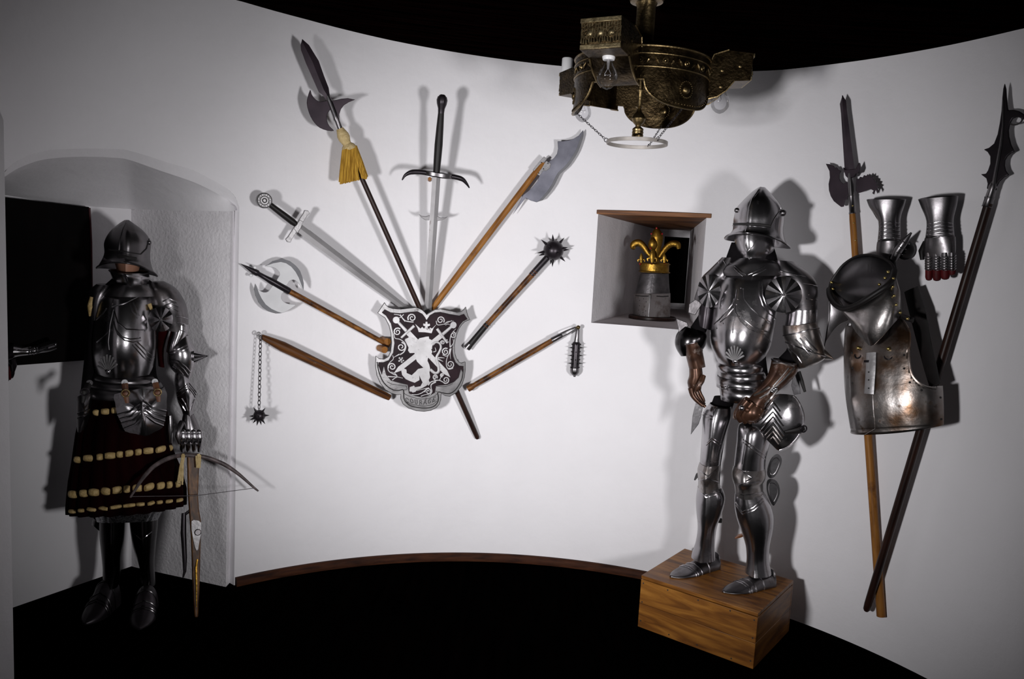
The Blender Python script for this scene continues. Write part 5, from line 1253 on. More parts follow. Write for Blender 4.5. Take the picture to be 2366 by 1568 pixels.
l, n = st.hit(1840, 992); mb = MB(); mb.tube([l + n * .004 - V((.045, 0, .012)), l + n * .012, l + n * .004 + V((.026, .0, .010))], [.006, .014, .012], 8, flat=(n, .4)); bk_ = part('strap', mb, BLACKL, tb_)
part('buckle', MB().torus(l + n * .012 + V((.02, 0, .008)), n, .013, .003, 16, 6), BLACKST, bk_)
mb = MB(); mb.prism([K2.p(x, y, .0) for x, y in ((1608, 926), (1624, 940), (1620, 962), (1614, 980), (1604, 993), (1596, 1004), (1600, 960))], K2.n, .006); part('hip_plate', mb, STEEL, t, bevel=.0015)
mb = MB(); mb.prism([K2.p(x, y, -.06) for x, y in ((1834, 860), (1846, 862), (1850, 910), (1834, 912), (1828, 890))], K2.n, .006); part('rump_plate', mb, STEEL, t, bevel=.0015)
mb = MB(); mb.tube([K2.p(1845, 858, -.03), K2.p(1852, 880, -.03), K2.p(1860, 905, -.03)], [.008, .008, .005], 8, flat=(K2.n, .4)); part('strap', mb, BLACKL, t)

# legs
def leg(rows_c, ridgec, knee, greave, gridge, foot, cl, kl, gl2, rpc, side):
    c = LO(K2, rows_c, n=40, m=4, ridge=.010, rp=rpc, rw=.6, caps=False); co_ = part('thigh_plate', c, STEEL, t, solid=.003); s_ = Surf(c)
    rbs(s_, cl, .0028, 'fluted_ridge', STEEL, co_)
    k_ = LO(K2, knee, n=40, m=4, ridge=.016, rp=rpc, rw=.7); ko = part('knee_guard', k_, STEELR, t); sk_ = Surf(k_)
    rbs(sk_, kl, .0028, 'lame_edge', STEEL, ko)
    g_ = LO(K2, greave, n=40, m=4, ridge=.010, rp=rpc, rw=.5); go_ = part('shin_guard', g_, STEEL, t); sg_ = Surf(g_)
    rbs(sg_, gl2, .0034, 'fluted_ridge', STEEL, go_)
    return s_, ko, go_, sg_
lo = -.02
s_, koL, goL, sgL = leg([(1640, 930, 1690, 938, .06, .05, lo), (1624, 955, 1690, 962, .075, .06, lo), (1622, 1000, 1680, 1000, .08, .065, lo), (1619, 1040, 1668, 1045, .072, .065, lo), (1617, 1070, 1664, 1074, .066, .06, lo)], None,
    [(1617, 1066, 1664, 1070, .068, .06, lo), (1612, 1080, 1664, 1082, .078, .06, lo), (1612, 1095, 1662, 1096, .082, .06, lo), (1613, 1108, 1662, 1112, .070, .06, lo), (1613, 1128, 1664, 1130, .066, .06, lo)],
    [(1612, 1122, 1668, 1126, .064, .06, lo), (1608, 1152, 1676, 1150, .066, .075, lo), (1609, 1180, 1668, 1186, .064, .075, lo), (1612, 1215, 1656, 1219, .056, .06, lo), (1608, 1248, 1652, 1252, .048, .05, lo), (1600, 1272, 1652, 1278, .052, .05, lo), (1597, 1284, 1653, 1292, .055, .05, lo)], None, None,
    [[(1648, 942), (1646, 990), (1642, 1040), (1639, 1066)], [(1632, 1028), (1643, 1016), (1664, 1030)], [(1634, 1022), (1644, 1011), (1666, 1024)], [(1624, 950), (1632, 958), (1648, 962)], [(1624, 958), (1634, 966), (1648, 969)]],
    [[(1620, 1068), (1638, 1060), (1656, 1070)], [(1616, 1086), (1636, 1100), (1658, 1082)], [(1614, 1110), (1634, 1106), (1660, 1114)]],
    [[(1620, 1128), (1631, 1143), (1648, 1138), (1672, 1126)], [(1621, 1134), (1631, 1149), (1650, 1144), (1674, 1133)]], -.2, 0)
mb = MB(); mb.prism([K2.p(x, y, -.03) for x, y in ((1617, 1086), (1608, 1094), (1603, 1108), (1606, 1110), (1613, 1102))], K2.n, .005); part('knee_wing', mb, STEEL, koL, bevel=.001)
ro = .03
s_, koR, goR, sgR = leg([(1735, 968, 1790, 985, .06, .06, ro), (1708, 978, 1785, 1004, .085, .07, ro), (1702, 1020, 1778, 1030, .09, .07, ro), (1698, 1055, 1770, 1060, .082, .07, ro), (1695, 1082, 1768, 1086, .074, .065, ro)], None,
    [(1695, 1074, 1768, 1080, .076, .066, ro), (1691, 1088, 1770, 1092, .088, .066, ro), (1692, 1104, 1768, 1106, .092, .066, ro), (1696, 1118, 1762, 1120, .080, .066, ro), (1699, 1140, 1764, 1142, .074, .066, ro)],
    [(1698, 1136, 1766, 1138, .074, .066, ro), (1697, 1165, 1780, 1165, .076, .085, ro), (1702, 1195, 1788, 1195, .074, .09, ro), (1712, 1225, 1786, 1225, .066, .08, ro), (1722, 1255, 1779, 1260, .056, .062, ro), (1725, 1282, 1777, 1288, .052, .054, ro), (1724, 1302, 1779, 1306, .056, .054, ro), (1721, 1318, 1784, 1324, .062, .056, ro)], None, None,
    [[(1724, 985), (1720, 1030), (1714, 1072)], [(1717, 1015), (1740, 1030), (1768, 1052)], [(1717, 1022), (1740, 1038), (1767, 1060)]],
    [[(1700, 1080), (1720, 1074), (1745, 1082), (1764, 1080)], [(1714, 1086), (1728, 1098), (1738, 1104), (1722, 1112)], [(1702, 1120), (1722, 1116), (1758, 1112)], [(1712, 1142), (1735, 1142), (1760, 1138)]],
    [[(1700, 1160), (1715, 1183), (1740, 1172), (1762, 1152)], [(1701, 1167), (1716, 1189), (1742, 1178), (1764, 1159)]], -.28, 0)
for pts in ([(1772, 1090), (1778, 1066), (1788, 1052), (1800, 1050), (1807, 1064), (1800, 1085), (1790, 1101), (1778, 1104)], [(1774, 1108), (1790, 1108), (1800, 1120), (1802, 1140), (1794, 1160), (1786, 1168), (1776, 1150), (1771, 1128)]):
    mb = MB(); mb.prism([K2.p(x, y, .0) for x, y in smooth_px(pts, 3, True)], K2.n, .004); w_ = part('knee_wing', mb, STEEL, koR, bevel=.001)
    cxp = sum(p_[0] for p_ in pts) / len(pts); cyp = sum(p_[1] for p_ in pts) / len(pts)
    inn = [(cxp + (x - cxp) * .66, cyp + (y - cyp) * .7) for x, y in smooth_px(pts, 3, True)]
    part('wing_ridge', MB().tube([K2.p(x, y, .001) for x, y in inn + inn[:1]], .0018, 6), STEELD, w_)
mb = MB(); mb.box(K2.p(1656, 1208, -.02), V((.022, 0, 0)), V((0, .01, 0)), V((0, 0, .020))); part('strap_buckle', mb, BLACKL, goL, bevel=.003)
mb = MB(); mb.tube([K2.p(1717, 1235, -.02), K2.p(1708, 1238, -.02), K2.p(1698, 1243, -.02)], [.007, .008, .002], 8, flat=(K2.n, .3)); part('leather_strap', mb, LEATHER, goR)
# feet
FOOTM = STEELD; LAMEM = STEEL
def foot(ank_l, ank_r, heel, toe, side_w, K, dyk):
    tz = PZ + .002
    H = on_z(*heel, tz); T = on_z(*toe, tz); ax = (T - H); L = ax.length; d = ax.normalized(); w = V((0, 0, 1)).cross(d)
    A = (K.p(*ank_l, dyk) + K.p(*ank_r, dyk)) / 2; top = A.z - tz
    rw = []
    st_ = [(-.02, .036, .060), (.02, .042, top * .95), (.12, .044, top), (.28, .044, top * .98), (.42, .046, top * .72), (.56, .048, top * .52), (.70, .045, top * .36), (.84, .034, top * .24), (.94, .018, top * .14), (1.0, .004, .008)]
    for f, hw, h in st_:
        c = H + d * (L * f); r_ = []
        for j in range(25):
            a = pi * j / 24; x = cos(a); z = sin(a)
            x = math.copysign(abs(x) ** .8, x); r_.append(c + w * (hw * x) + V((0, 0, 1)) * (h * z ** .9 * (1 - .0 * abs(x)) + (.10 * h * max(0, 1 - abs(x) / .3) if f > .3 else 0)))
        rw.append(r_)
    sm = []
    for i in range(len(rw) - 1):
        a, b, c_, d_ = rw[max(i - 1, 0)], rw[i], rw[i + 1], rw[min(i + 2, len(rw) - 1)]
        for tt in (0, .33, .66): sm.append([cr(a[k], b[k], c_[k], d_[k], tt) for k in range(25)])
    sm.append(rw[-1])
    mb = MB(); mb.loft(sm); o = part('foot_armour', mb, FOOTM, t, smooth=50)
    for f in (.46, .54, .62):
        i = min(range(len(sm)), key=lambda i: abs((sm[i][12] - H).dot(d) / L - f)); part('foot_lame', MB().tube([p_ + (p_ - (H + d * (L * f))).normalized() * .0008 for p_ in sm[i]], .0026, 6), LAMEM, o)
    i = min(range(len(sm)), key=lambda i: abs((sm[i][12] - H).dot(d) / L - .26)); part('ankle_edge', MB().tube(sm[i], .0026, 6), LAMEM, o)
foot((1597, 1286), (1653, 1294), (1648, 1306), (1549, 1333), 0, K2, lo)
foot((1721, 1318), (1784, 1324), (1776, 1346), (1670, 1368), 0, K2, ro)
# ================================================================== suit of armour with the pleated skirt, in the alcove
Q1 = on_z(285, 1392, 0.0); K1 = Kf(Q1)
t = thing('suit_of_armor', 'suit of armour wearing a dark red pleated skirt with gold bands, standing in the alcove', 'suit of armor', Q1)
hd = LO(K1, [(272, 545, 322, 545, .07, .09), (262, 575, 332, 575, .085, .10), (264, 600, 328, 602, .085, .10, 0, .006), (268, 618, 322, 620, .082, .09, 0, .009), (272, 634, 318, 636, .075, .08, 0, .006), (278, 650, 312, 652, .05, .06)], n=32, m=4, ridge=.006, rp=-.15, rw=.3)
part('mannequin_head', hd, SKIN, t)
tor = LO(K1, [(262, 640, 340, 640, .06, .07), (226, 690, 370, 690, .07, .09), (222, 840, 360, 845, .09, .09), (205, 900, 375, 905, .10, .10), (215, 1000, 385, 1000, .10, .10)], m=4); part('torso_filler', tor, PAD, t)  # near-black filler again, for dark gaps in the hollow suit
hy = .02
sk = LO(K1, [(288, 508, 298, 508, .015, .015, hy), (275, 516, 309, 516, .05, .05, hy), (258, 530, 328, 530, .09, .10, hy), (246, 546, 342, 546, .108, .115, hy), (240, 563, 349, 563, .117, .12, hy), (241, 582, 347, 585, .12, .122, hy), (237, 596, 348, 603, .128, .128, hy), (229, 610, 354, 624, .142, .14, hy), (223, 619, 363, 638, .152, .155, hy)], n=56, m=4, ridge=.010, rp=-.05, rw=.35, caps=False)
# the front of the rim is cut higher so that a strip of face shows
for i in range(len(sk.v)):
    ring_i, j = divmod(i, 56); f = max(0, sin(2 * pi * j / 56)); last = len(sk.v) // 56 - 1
    w_ = max(0, (ring_i - last + 8) / 8)
    sk.v[i] = sk.v[i] + V((0, 0, .043 * w_ * f ** 1.4))
hm = part('sallet', sk, STEELD, t, solid=.003); ss = Surf(sk)
part('visor_edge', ss.line([(252, 577), (275, 579), (300, 583), (325, 587), (338, 574), (344, 552)], .0024, .0008), DARK_LINE, hm)
part('comb_ridge', ss.line([(293, 509), (283, 530), (277, 555), (275, 578)], .0026), STEELD, hm)
part('eye_slit', ss.line([(272, 591), (295, 594), (315, 597)], .007, -.003), DARK_LINE, hm)
part('brim_edge', MB().tube(sk.v[-56:] + [sk.v[-56]], .0032, 6), STEELD, hm)
l, n = ss.hit(344, 560); part('visor_pivot', MB().ball(l, .010, 12), STEELD, hm)
mb = MB(); l, n = ss.hit(232, 604); mb.tube([l, l + V((-.022, -.01, .010))], [.004, .003], 8); mb.ball(l + V((-.023, -.01, .0105)), .005, 8); part('brim_bolt', mb, BLACKST, hm)
bv = LO(K1, [(252, 624, 342, 628, .115, .08, .02), (256, 634, 346, 640, .112, .08, .02), (262, 648, 344, 650, .10, .08, .02), (272, 660, 338, 660, .085, .07, .02)], n=40, m=3, ridge=.014, rp=-.2, rw=.5, caps=False)
for i in range(len(bv.v)):
    r_, j = divmod(i, 40); f = max(0, sin(2 * pi * j / 40)); bv.v[i] = bv.v[i] + V((0, 0, -.006 * f * max(0, 1 - r_ / 4)))
cg = part('chin_guard', bv, STEEL, t, solid=.003); part('rolled_edge', MB().tube(bv.v[:40] + [bv.v[0]], .0032, 6), STEEL, cg)
gq = LO(K1, [(262, 655, 345, 655, .09, .08, .02), (245, 668, 360, 668, .10, .09, .02), (232, 680, 368, 682, .105, .09, .02)], n=40, m=3, ridge=.012, rp=-.4, rw=.7); go = part('gorget', gq, STEELD, t)
br = LO(K1, [(250, 664, 345, 664, .085, .08, 0), (222, 690, 360, 690, .115, .10, 0), (216, 730, 362, 735, .145, .11, 0), (212, 770, 362, 775, .16, .115, 0), (211, 805, 360, 810, .158, .11, 0), (214, 838, 356, 842, .138, .10, 0), (219, 860, 352, 862, .12, .095, 0)], n=64, m=4, ridge=.012, rp=-.3, rw=.9)
bo = part('breastplate', br, STEEL, t); sb = Surf(br)
def rb1(srf, lines, r, name, m_, parent):
    for P in lines: part(name, srf.line(P, r, .0002), m_, parent)
rb1(sb, [[(263, 742), (268, 762), (282, 778), (300, 783), (325, 781)], [(265, 752), (272, 772), (288, 786), (308, 790), (326, 786)], [(264, 718), (272, 745), (292, 760), (334, 762)], [(312, 794), (324, 806), (338, 822), (352, 832)], [(318, 790), (330, 802), (344, 816), (356, 826)], [(306, 796), (318, 810), (332, 826), (348, 838)], [(300, 700), (306, 718), (318, 735)], [(308, 698), (314, 716), (322, 730)], [(222, 738), (236, 726), (246, 712)], [(224, 790), (238, 778), (252, 764)]], .0026, 'fluted_ridge', STEEL, bo)
part('center_keel', sb.line([(262, 715), (254, 750), (250, 790), (252, 808)], .0022), STEEL, bo)
gp = MB(); P = [(274, 664), (258, 708), (290, 700), (320, 686)]
part('gorget_point', Surf(br).line([(262, 690), (259, 709), (290, 700), (320, 685)], .0022, .001), STEEL, go)
for q in ((335, 763), (324, 780), (278, 667)): part('rivet', sb.dots([q], .0036), STEEL, bo)
fan = part('shell_emblem', MB().ball(sb.hit(250, 858)[0], .012, 10), STEEL, bo)
for i in range(9):
    a = radians(158 - 128 * i / 8); ln_ = 40 - 5 * abs(i - 4) / 4; Pp = []
    for f in (0, .35, .7, .95): Pp.append((249 + cos(a) * ln_ * f * .72, 858 - sin(a) * ln_ * f))
    mb = MB(); pth = [sb.hit(*q)[0] + sb.hit(*q)[1] * .001 for q in Pp]; mb.tube(pth, [.001, .0024, .0036, .0034], 8); mb.ball(pth[-1], .0036, 8); part('shell_rib', mb, SILV, fan)
for r_ in ([(216, 858, 356, 862, .125, .1), (208, 876, 366, 880, .135, .11)], [(206, 872, 368, 878, .138, .11), (194, 890, 378, 893, .148, .12)], [(194, 886, 379, 892, .150, .12), (182, 908, 386, 910, .160, .125)]):
    fl_ = LO(K1, r_, n=48, m=1, caps=False); part('waist_lame', fl_, STEELD, t, solid=.0025)
sf = Surf(fl_)
# shoulders and arms
p1 = LO(K1, [(342, 652, 380, 650, .05, .07), (338, 668, 405, 664, .075, .09), (340, 688, 423, 688, .085, .095), (344, 708, 432, 710, .085, .095), (352, 735, 435, 737, .075, .09), (366, 758, 436, 766, .065, .08)], n=40, m=4); po = part('shoulder_guard', p1, STEELD, t); s1 = Surf(p1)
rb1(s1, [[(376, 696), (392, 690), (408, 698)], [(380, 706), (396, 700), (412, 708)], [(384, 716), (398, 710), (412, 718)], [(405, 730), (420, 732), (433, 736)], [(408, 745), (422, 747), (434, 752)]], .003, 'fluted_ridge', STEEL, po)
p0 = LO(K1, [(222, 656, 262, 658, .05, .07), (206, 672, 258, 675, .065, .085), (200, 700, 246, 705, .065, .085), (204, 735, 240, 740, .055, .07)], n=32, m=4); part('shoulder_guard', p0, STEELD, t)
part('inner_sleeve', LO(K1, [(205, 690, 232, 690, .05, .05), (200, 770, 230, 772, .05, .05), (192, 850, 222, 852, .045, .045), (186, 905, 216, 905, .04, .04)], m=4), PAD, t)  # unseen arm, coloured near-black so it stays lost in the dark
mb = MB(); mb.tube([K1.p(214, 686, .05), K1.p(209, 708, .05), K1.p(207, 730, .045)], [.010, .012, .003], 10); part('gold_sleeve', mb, GOLDCLOTH, t)
mb = MB(); mb.tube([K1.p(345, 702, .09), K1.p(350, 715, .095)], [.008, .006], 10); part('gold_sleeve', mb, GOLDCLOTH, t)
disc(K1, 371, 737.5, 29, 29, .12, 'armpit_disc', t, STEEL, 8, .018)
part('inner_sleeve', LO(K1, [(360, 750, 394, 755, .04, .05, -.04), (362, 800, 379, 805, .02, .03, -.04), (366, 845, 380, 848, .02, .03, -.04)], m=3), SLEEVE, t)
ua = LO(K1, [(396, 745, 436, 748, .052, .055, .01), (394, 765, 436, 768, .053, .055, .01), (388, 790, 420, 796, .052, .055, .01), (384, 812, 418, 820, .05, .05, .01)], m=4); ua_ = part('upper_arm_guard', ua, STEEL, t)
su = Surf(ua); rb1(su, [[(398, 748), (415, 750), (434, 754)], [(396, 760), (415, 762), (434, 768)]], .002, 'lame_edge', STEEL, ua_)
el = LO(K1, [(400, 778, 436, 774, .03, .03, .02), (390, 800, 446, 795, .055, .055, .02), (387, 822, 456, 812, .062, .058, .02), (390, 845, 456, 832, .058, .055, .02), (412, 868, 447, 858, .04, .04, .02), (428, 880, 440, 876, .018, .02, .02)], n=36, m=4); eo = part('elbow_guard', el, STEEL, t); se = Surf(el)
rb1(se, [[(390, 815), (405, 810), (420, 803), (432, 796)], [(392, 822), (408, 816), (424, 809), (436, 802)], [(392, 836), (408, 840), (424, 852), (434, 866)], [(396, 830), (412, 834), (428, 846), (440, 860)], [(400, 846), (414, 854), (426, 868)]], .0034, 'fluted_ridge', STEEL, eo)
mb = MB(); a = K1.p(440, 825, .04); b = K1.p(480, 822, .045); mb.cone(a, b - a, .034, (b - a).length, 8); part('elbow_point', mb, STEEL, eo)
mb = MB()
for s_ in (-1, 0, 1): a = K1.p(446, 822 + s_ * 8, .07); b = K1.p(476, 822 + s_ * 1, .05); mb.tube([a, a.lerp(b, .5), b], [.007, .005, .001], 8)
part('elbow_flute', mb, STEEL, eo)
fa = LO(K1, [(405, 858, 432, 862, .042, .042, .02), (403, 880, 444, 884, .045, .045, .02), (405, 902, 454, 904, .052, .048, .02), (410, 925, 452, 928, .045, .044, .02), (420, 948, 447, 950, .034, .034, .02), (422, 956, 448, 957, .034, .034, .02)], n=32, m=4, ridge=.012, rp=.15, rw=.5); fo = part('forearm_guard', fa, STEEL, t); sfa = Surf(fa)
rb1(sfa, [[(405, 908), (420, 898), (436, 884), (446, 896), (453, 906)], [(406, 914), (420, 904), (436, 890), (446, 902), (452, 912)], [(407, 920), (420, 910), (436, 896), (446, 908), (451, 917)], [(412, 926), (422, 938), (428, 948)], [(420, 920), (428, 932), (434, 948)], [(449, 922), (444, 934), (440, 948)]], .003, 'fluted_ridge', STEEL, fo)
hb = LO(K1, [(423, 955, 448, 956, .03, .03, .03), (420, 972, 456, 974, .034, .03, .035), (418, 992, 464, 994, .036, .03, .04), (420, 1002, 465, 1003, .032, .028, .04)], n=28, m=4); ho = part('gauntlet', hb, STEELD, t)
for i, x in enumerate((423, 436, 449, 461)):
    f = part('knuckle', MB().ball(K1.p(x, 998, .078), .0125, 12), STEEL, ho)
    pts = [(x, 999, .078), (x + 1, 1012, .088), (x - 1, 1024, .080), (x - 2 + i * .6, 1036 - (i == 3) * 3, .062), (x - 1, 1042, .045)]
    fg = part('finger', MB().tube([K1.p(a, b, d) for a, b, d in pts], [.0115, .0115, .011, .0095, .006], 10), STEEL, ho)
    for (a, b, d) in pts[1:3]: part('finger_joint', MB().torus(K1.p(a, b, d), V((0, 0, 1)), .011, .0028, 14, 6), STEEL, fg)
part('thumb', MB().tube([K1.p(421, 975, .05), K1.p(413, 990, .075), K1.p(411, 1008, .085), K1.p(415, 1024, .08)], [.012, .0125, .011, .006], 10), STEELD, ho)
mb = MB(); mb.tube([K1.p(392, 960, .06), K1.p(393, 990, .07), K1.p(393, 1022, .06)], [.010, .012, .008], 10); part('hanging_finger_plate', mb, STEEL, ho)
# skirt: pleated cloth, gold bands gathered into puffs
def skirt_ring(xl, yl, xr, yr, df, db, amp, n=160, pl_=22):
    lift = max(0, (yl - 950) / 242) * .034; df = min(df, .15 + .035 * (yl - 900) / 290)
    L = K1.p(xl, yl, 0); R = K1.p(xr, yr, 0); c = (L + R) / 2; h = (R - L) / 2; o = []
    for k in range(n):
        a = 2 * pi * k / n; q = 1 + amp * (abs(sin(a * pl_ / 2)) - .5)
        o.append(c + h * (cos(a) * q) + K1.n * ((df if sin(a) > 0 else db) * sin(a) * q) + V((0, 0, lift * sin(a))))
    return o
SKR = [(196, 900, 378, 903, .15, .12, .01), (186, 950, 386, 950, .17, .14, .03), (176, 1000, 388, 998, .19, .15, .05), (168, 1062, 399, 1040, .215, .16, .06), (160, 1110, 418, 1085, .235, .17, .06), (156, 1150, 428, 1125, .25, .18, .06), (155, 1172, 428, 1150, .255, .18, .07), (156, 1186, 427, 1163, .255, .18, .08)]
rr = [skirt_ring(*q) for q in SKR]; mb = MB(); mb.loft(rr, caps=False); sk_ = part('pleated_skirt', mb, CLOTH, t, solid=.003, smooth=60); ssk = Surf(mb)
def band(ends, w, name='gold_band'):
    (xl, yl), (xr, yr) = ends
    bnd = None; x = xl; rn = random.Random(int(xl + yl)); bdy = MB()
    x = xl + 1
    while x < xr - 4:
        wd = rn.choice((16, 20, 24, 28)) ; wd = min(wd, xr - x)
        if wd < 8: break
        f = (x + wd / 2 - xl) / (xr - xl); y = yl + (yr - yl) * f + dipf(f)
        l, n = ssk.hit(x + wd / 2, y); u = V((0, 0, 1)).cross(n).normalized()
        hw = K1.m(wd / 2 - 1.5, .2); hh = K1.m(w / 2, .2)
        sx = MB(); Rg = []
        for i in range(7):
            s_ = -1 + i / 3.0; bul = sqrt(max(0, 1 - (s_ * .97) ** 2)); Rg.append([l + u * (hw * s_) + V((0, 0, 1)) * (hh * (.72 + .28 * bul) * cos(2 * pi * j / 12)) + n * ((.004 + .011 * bul) * sin(2 * pi * j / 12)) for j in range(12)])
        sx.loft(Rg); part(name, sx, GOLDCLOTH, sk_)
        x += wd + rn.uniform(1, 4)
def dipf(f): return 0
band(((169, 1063), (398, 1034)), 16); band(((156, 1143), (418, 1117)), 18)
band(((157, 1182), (424, 1154)), 9); band(((214, 954), (270, 947)), 15)
mb = MB(); l, n = ssk.hit(387, 933); mb.ball(l, .012, 10, (V((1, 0, 0)), V((0, 1, 0)), V((0, 0, .4)))); part('gold_band', mb, GOLDCLOTH, sk_)
rr = [skirt_ring(q[0] + 8, q[1], q[2] - 8, q[3], q[4] * .85, q[5] * .8, .02) for q in ((200, 1150, 410, 1130, .2, .15, 0), (216, 1205, 372, 1200, .15, .12, 0))]
mb = MB(); mb.loft(rr, caps=False); part('mail_hem', mb, MAIL, t)
# tassets
def tasset(poly, dy, lines, nm='hip_plate', mt=STEEL, keel=None):
    P = smooth_px(poly, 2, True); cx = sum(p_[0] for p_ in P) / len(P); cy = sum(p_[1] for p_ in P) / len(P); mb = MB(); lv = []
    for f, d in ((1, -.005), (1, 0), (.7, .012), (.35, .020), (.04, .022)): lv.append([K1.p(cx + (x - cx) * f, cy + (y - cy) * f, dy + d - .0005 * abs(x - cx)) for x, y in P])
    mb.loft(lv); o = part(nm, mb, mt, t, smooth=50); s_ = Surf(mb)
    for L in lines: part('chevron_flute', s_.line(L, .0046), mt, o)
    return o, s_
to, st_ = tasset([(264, 911), (296, 904), (329, 897), (356, 900), (384, 903), (385, 925), (385, 950), (381, 970), (375, 988), (356, 998), (338, 1007), (314, 1002), (289, 996), (280, 976), (270, 955), (266, 930)], .215, [[(272, 958), (300, 950), (332, 925), (352, 942), (384, 950)], [(277, 968), (304, 960), (333, 936), (354, 953), (382, 962)], [(281, 978), (308, 970), (334, 947), (356, 964), (380, 972)], [(287, 990), (312, 980), (335, 959), (357, 975), (377, 983)]])
part('center_keel', st_.line([(329, 899), (331, 920)], .002), STEEL, to); part('center_keel', st_.line([(335, 962), (338, 1004)], .002), STEEL, to)
to2, st2 = tasset([(179, 916), (196, 912), (212, 910), (210, 940), (206, 965), (198, 985), (191, 994), (179, 998), (176, 955)], .12, [[(180, 955), (194, 950), (206, 945)], [(180, 965), (194, 960), (205, 955)]], mt=STEELD)
for a, b, c, m_ in (((288, 883), (290, 908), (294, 931), LEATHER), ((358, 881), (364, 906), (367, 928), LEATHER), ((207, 884), (196, 905), (192, 930), BLACKL)):
    dy = .235; mb = MB(); mb.tube([K1.p(*a, .165), K1.p(*b, dy + .002), K1.p(*c, dy + .004)], [.011, .011, .006], 8, flat=(K1.n, .3)); so = part('buckled_strap', mb, m_, t)
    mb = MB(); mb.torus(K1.p(*b, dy + .008), K1.n, .013, .0028, 20, 6); part('buckle', mb, BRASS if m_ is LEATHER else BLACKST, so)
    mb = MB(); c0 = K1.p(*a, .172); mb.tube([c0 - K1.n * .004, c0 + K1.n * .003], .011, 18); mb.ball(c0 + K1.n * .003, .004, 8); part('round_washer', mb, PALE if m_ is LEATHER else STEELD, so)
# legs
for rows, gl, sh in (([(229, 1170, 290, 1170, .06, .06), (229, 1206, 289, 1206, .062, .065), (230, 1243, 287, 1243, .064, .075), (234, 1280, 282, 1280, .056, .06), (237, 1312, 281, 1310, .048, .05), (237, 1334, 277, 1334, .05, .05), (238, 1345, 274, 1349, .054, .05)], None, (250, 1215)),
                     ([(298, 1170, 366, 1170, .066, .066), (299, 1206, 365, 1206, .068, .07), (306, 1257, 360, 1257, .068, .08), (318, 1295, 357, 1298, .056, .06), (325, 1323, 358, 1327, .05, .05), (324, 1340, 360, 1345, .056, .05)], [[(305, 1228), (327, 1247), (350, 1228)]], (340, 1200))):
    g_ = LO(K1, rows, n=36, m=4, ridge=.008, rp=.1, rw=.5); gm = part('shin_guard', g_, BLKPOL, t); sg = Surf(g_)  # shins take the dark steel, shade of this side put into colour
    if gl: rb1(sg, gl, .002, 'lame_edge', STEEL, gm)
mb = LO(K1, [(216, 1196, 240, 1196, .03, .03, -.06), (212, 1212, 232, 1212, .02, .02, -.06), (228, 1224, 232, 1224, .01, .01, -.06)], m=2); part('knee_wing', mb, STEELD, t)
PZs = PZ; PZ = 0.0
tt = t
FOOTM = BLACKST; LAMEM = BLKPOL  # feet darkened by colour, for the weak light in the alcove
foot((237, 1330), (277, 1334), (258, 1392), (196, 1444), 0, K1, 0)
foot((324, 1334), (360, 1338), (340, 1396), (322, 1455), 0, K1, 0)
PZ = PZs

# ================================================================== crossbow held under the gauntlet
Q3 = on_z(452, 1428, 0.0); K3 = Kf(Q1 + K1.n * .085); KC = Kf(Q3)
# stock stands upright from the floor to the hand
top = K1.p(447, 1046, .075); bot = on_z(453, 1424, .004)
def ts(x, y):
    """point of the stock plane (leans from the floor up to the hand)"""
    ax = (top - bot).normalized(); n = K1.n - ax * K1.n.dot(ax); return on_plane(x, y, bot, n.normalized())
axs = (top - bot).normalized(); nst = (K1.n - axs * K1.n.dot(axs)).normalized()
t = thing('crossbow', 'wooden crossbow stood nose up on the floor under the left armour\'s gauntlet', 'crossbow', bot)
lw = [(432, 1047), (433, 1090), (434, 1133), (437, 1185), (441, 1238), (443, 1290), (444, 1330), (446, 1380), (449, 1424)]
rw_ = [(461, 1047), (459, 1090), (457, 1140), (459, 1175), (464, 1202), (463, 1250), (462, 1290), (461, 1330), (459, 1380), (457, 1424)]
mb = MB(); mb.prism([ts(x, y) + nst * .018 for x, y in lw + rw_[::-1]], nst, .036); part('stock', mb, STOCKW, t, bevel=.004)
mb = MB(); mb.prism([ts(x, y) + nst * .022 for x, y in ((441, 1203), (446, 1199), (458, 1201), (464, 1206), (464, 1230), (460, 1250), (457, 1268), (453, 1271), (449, 1262), (444, 1240), (441, 1220))], nst, .008); lo_ = part('lock_plate', mb, SILV, t, bevel=.001)
mb = MB(); mb.lathe(ts(456, 1228) + nst * .012, ts(456, 1228) + nst * .027, [(0, .013), (.8, .013), (1, .010)], 20); part('nut', mb, STEELD, lo_)
mb = MB(); mb.tube([ts(455, 1290) + nst * .018, ts(452, 1310) + nst * .021, ts(453, 1350) + nst * .0195, ts(453, 1400) + nst * .019], [.004, .005, .004, .002], 8, flat=(nst, .6)); part('gilded_inlay', mb, GOLD, t)
mb = MB(); mb.tube([ts(425, 1185) - nst * .005, ts(424, 1230) - nst * .005, ts(427, 1290) - nst * .005, ts(427, 1320) - nst * .005, ts(423, 1334) - nst * .005], [.009, .011, .009, .006, .003], 10); mb.tube([ts(425, 1190) - nst * .005, ts(438, 1180)], .006, 8); part('trigger_lever', mb, BLACKST, t)
bowp = smooth_px([(597, 1134), (588, 1127), (569, 1110), (554, 1097), (538, 1085), (519, 1073), (500, 1064.5), (482, 1058), (464, 1054), (446, 1052), (430, 1051), (418, 1051.5), (400, 1055), (385, 1060), (369, 1068), (354, 1078), (342, 1090), (331, 1103), (321, 1117), (313, 1130), (306, 1141), (301, 1149)], 3)
k = len(bowp); B3 = []
nb3 = nst
for i, (x, y) in enumerate(bowp):
    lf = .02 + (max(0, 418 - x) / 117 * .175 if x < 418 else -max(0, x - 470) / 127 * .03)
    B3.append(on_plane(x, y, top + nst * lf, nst))
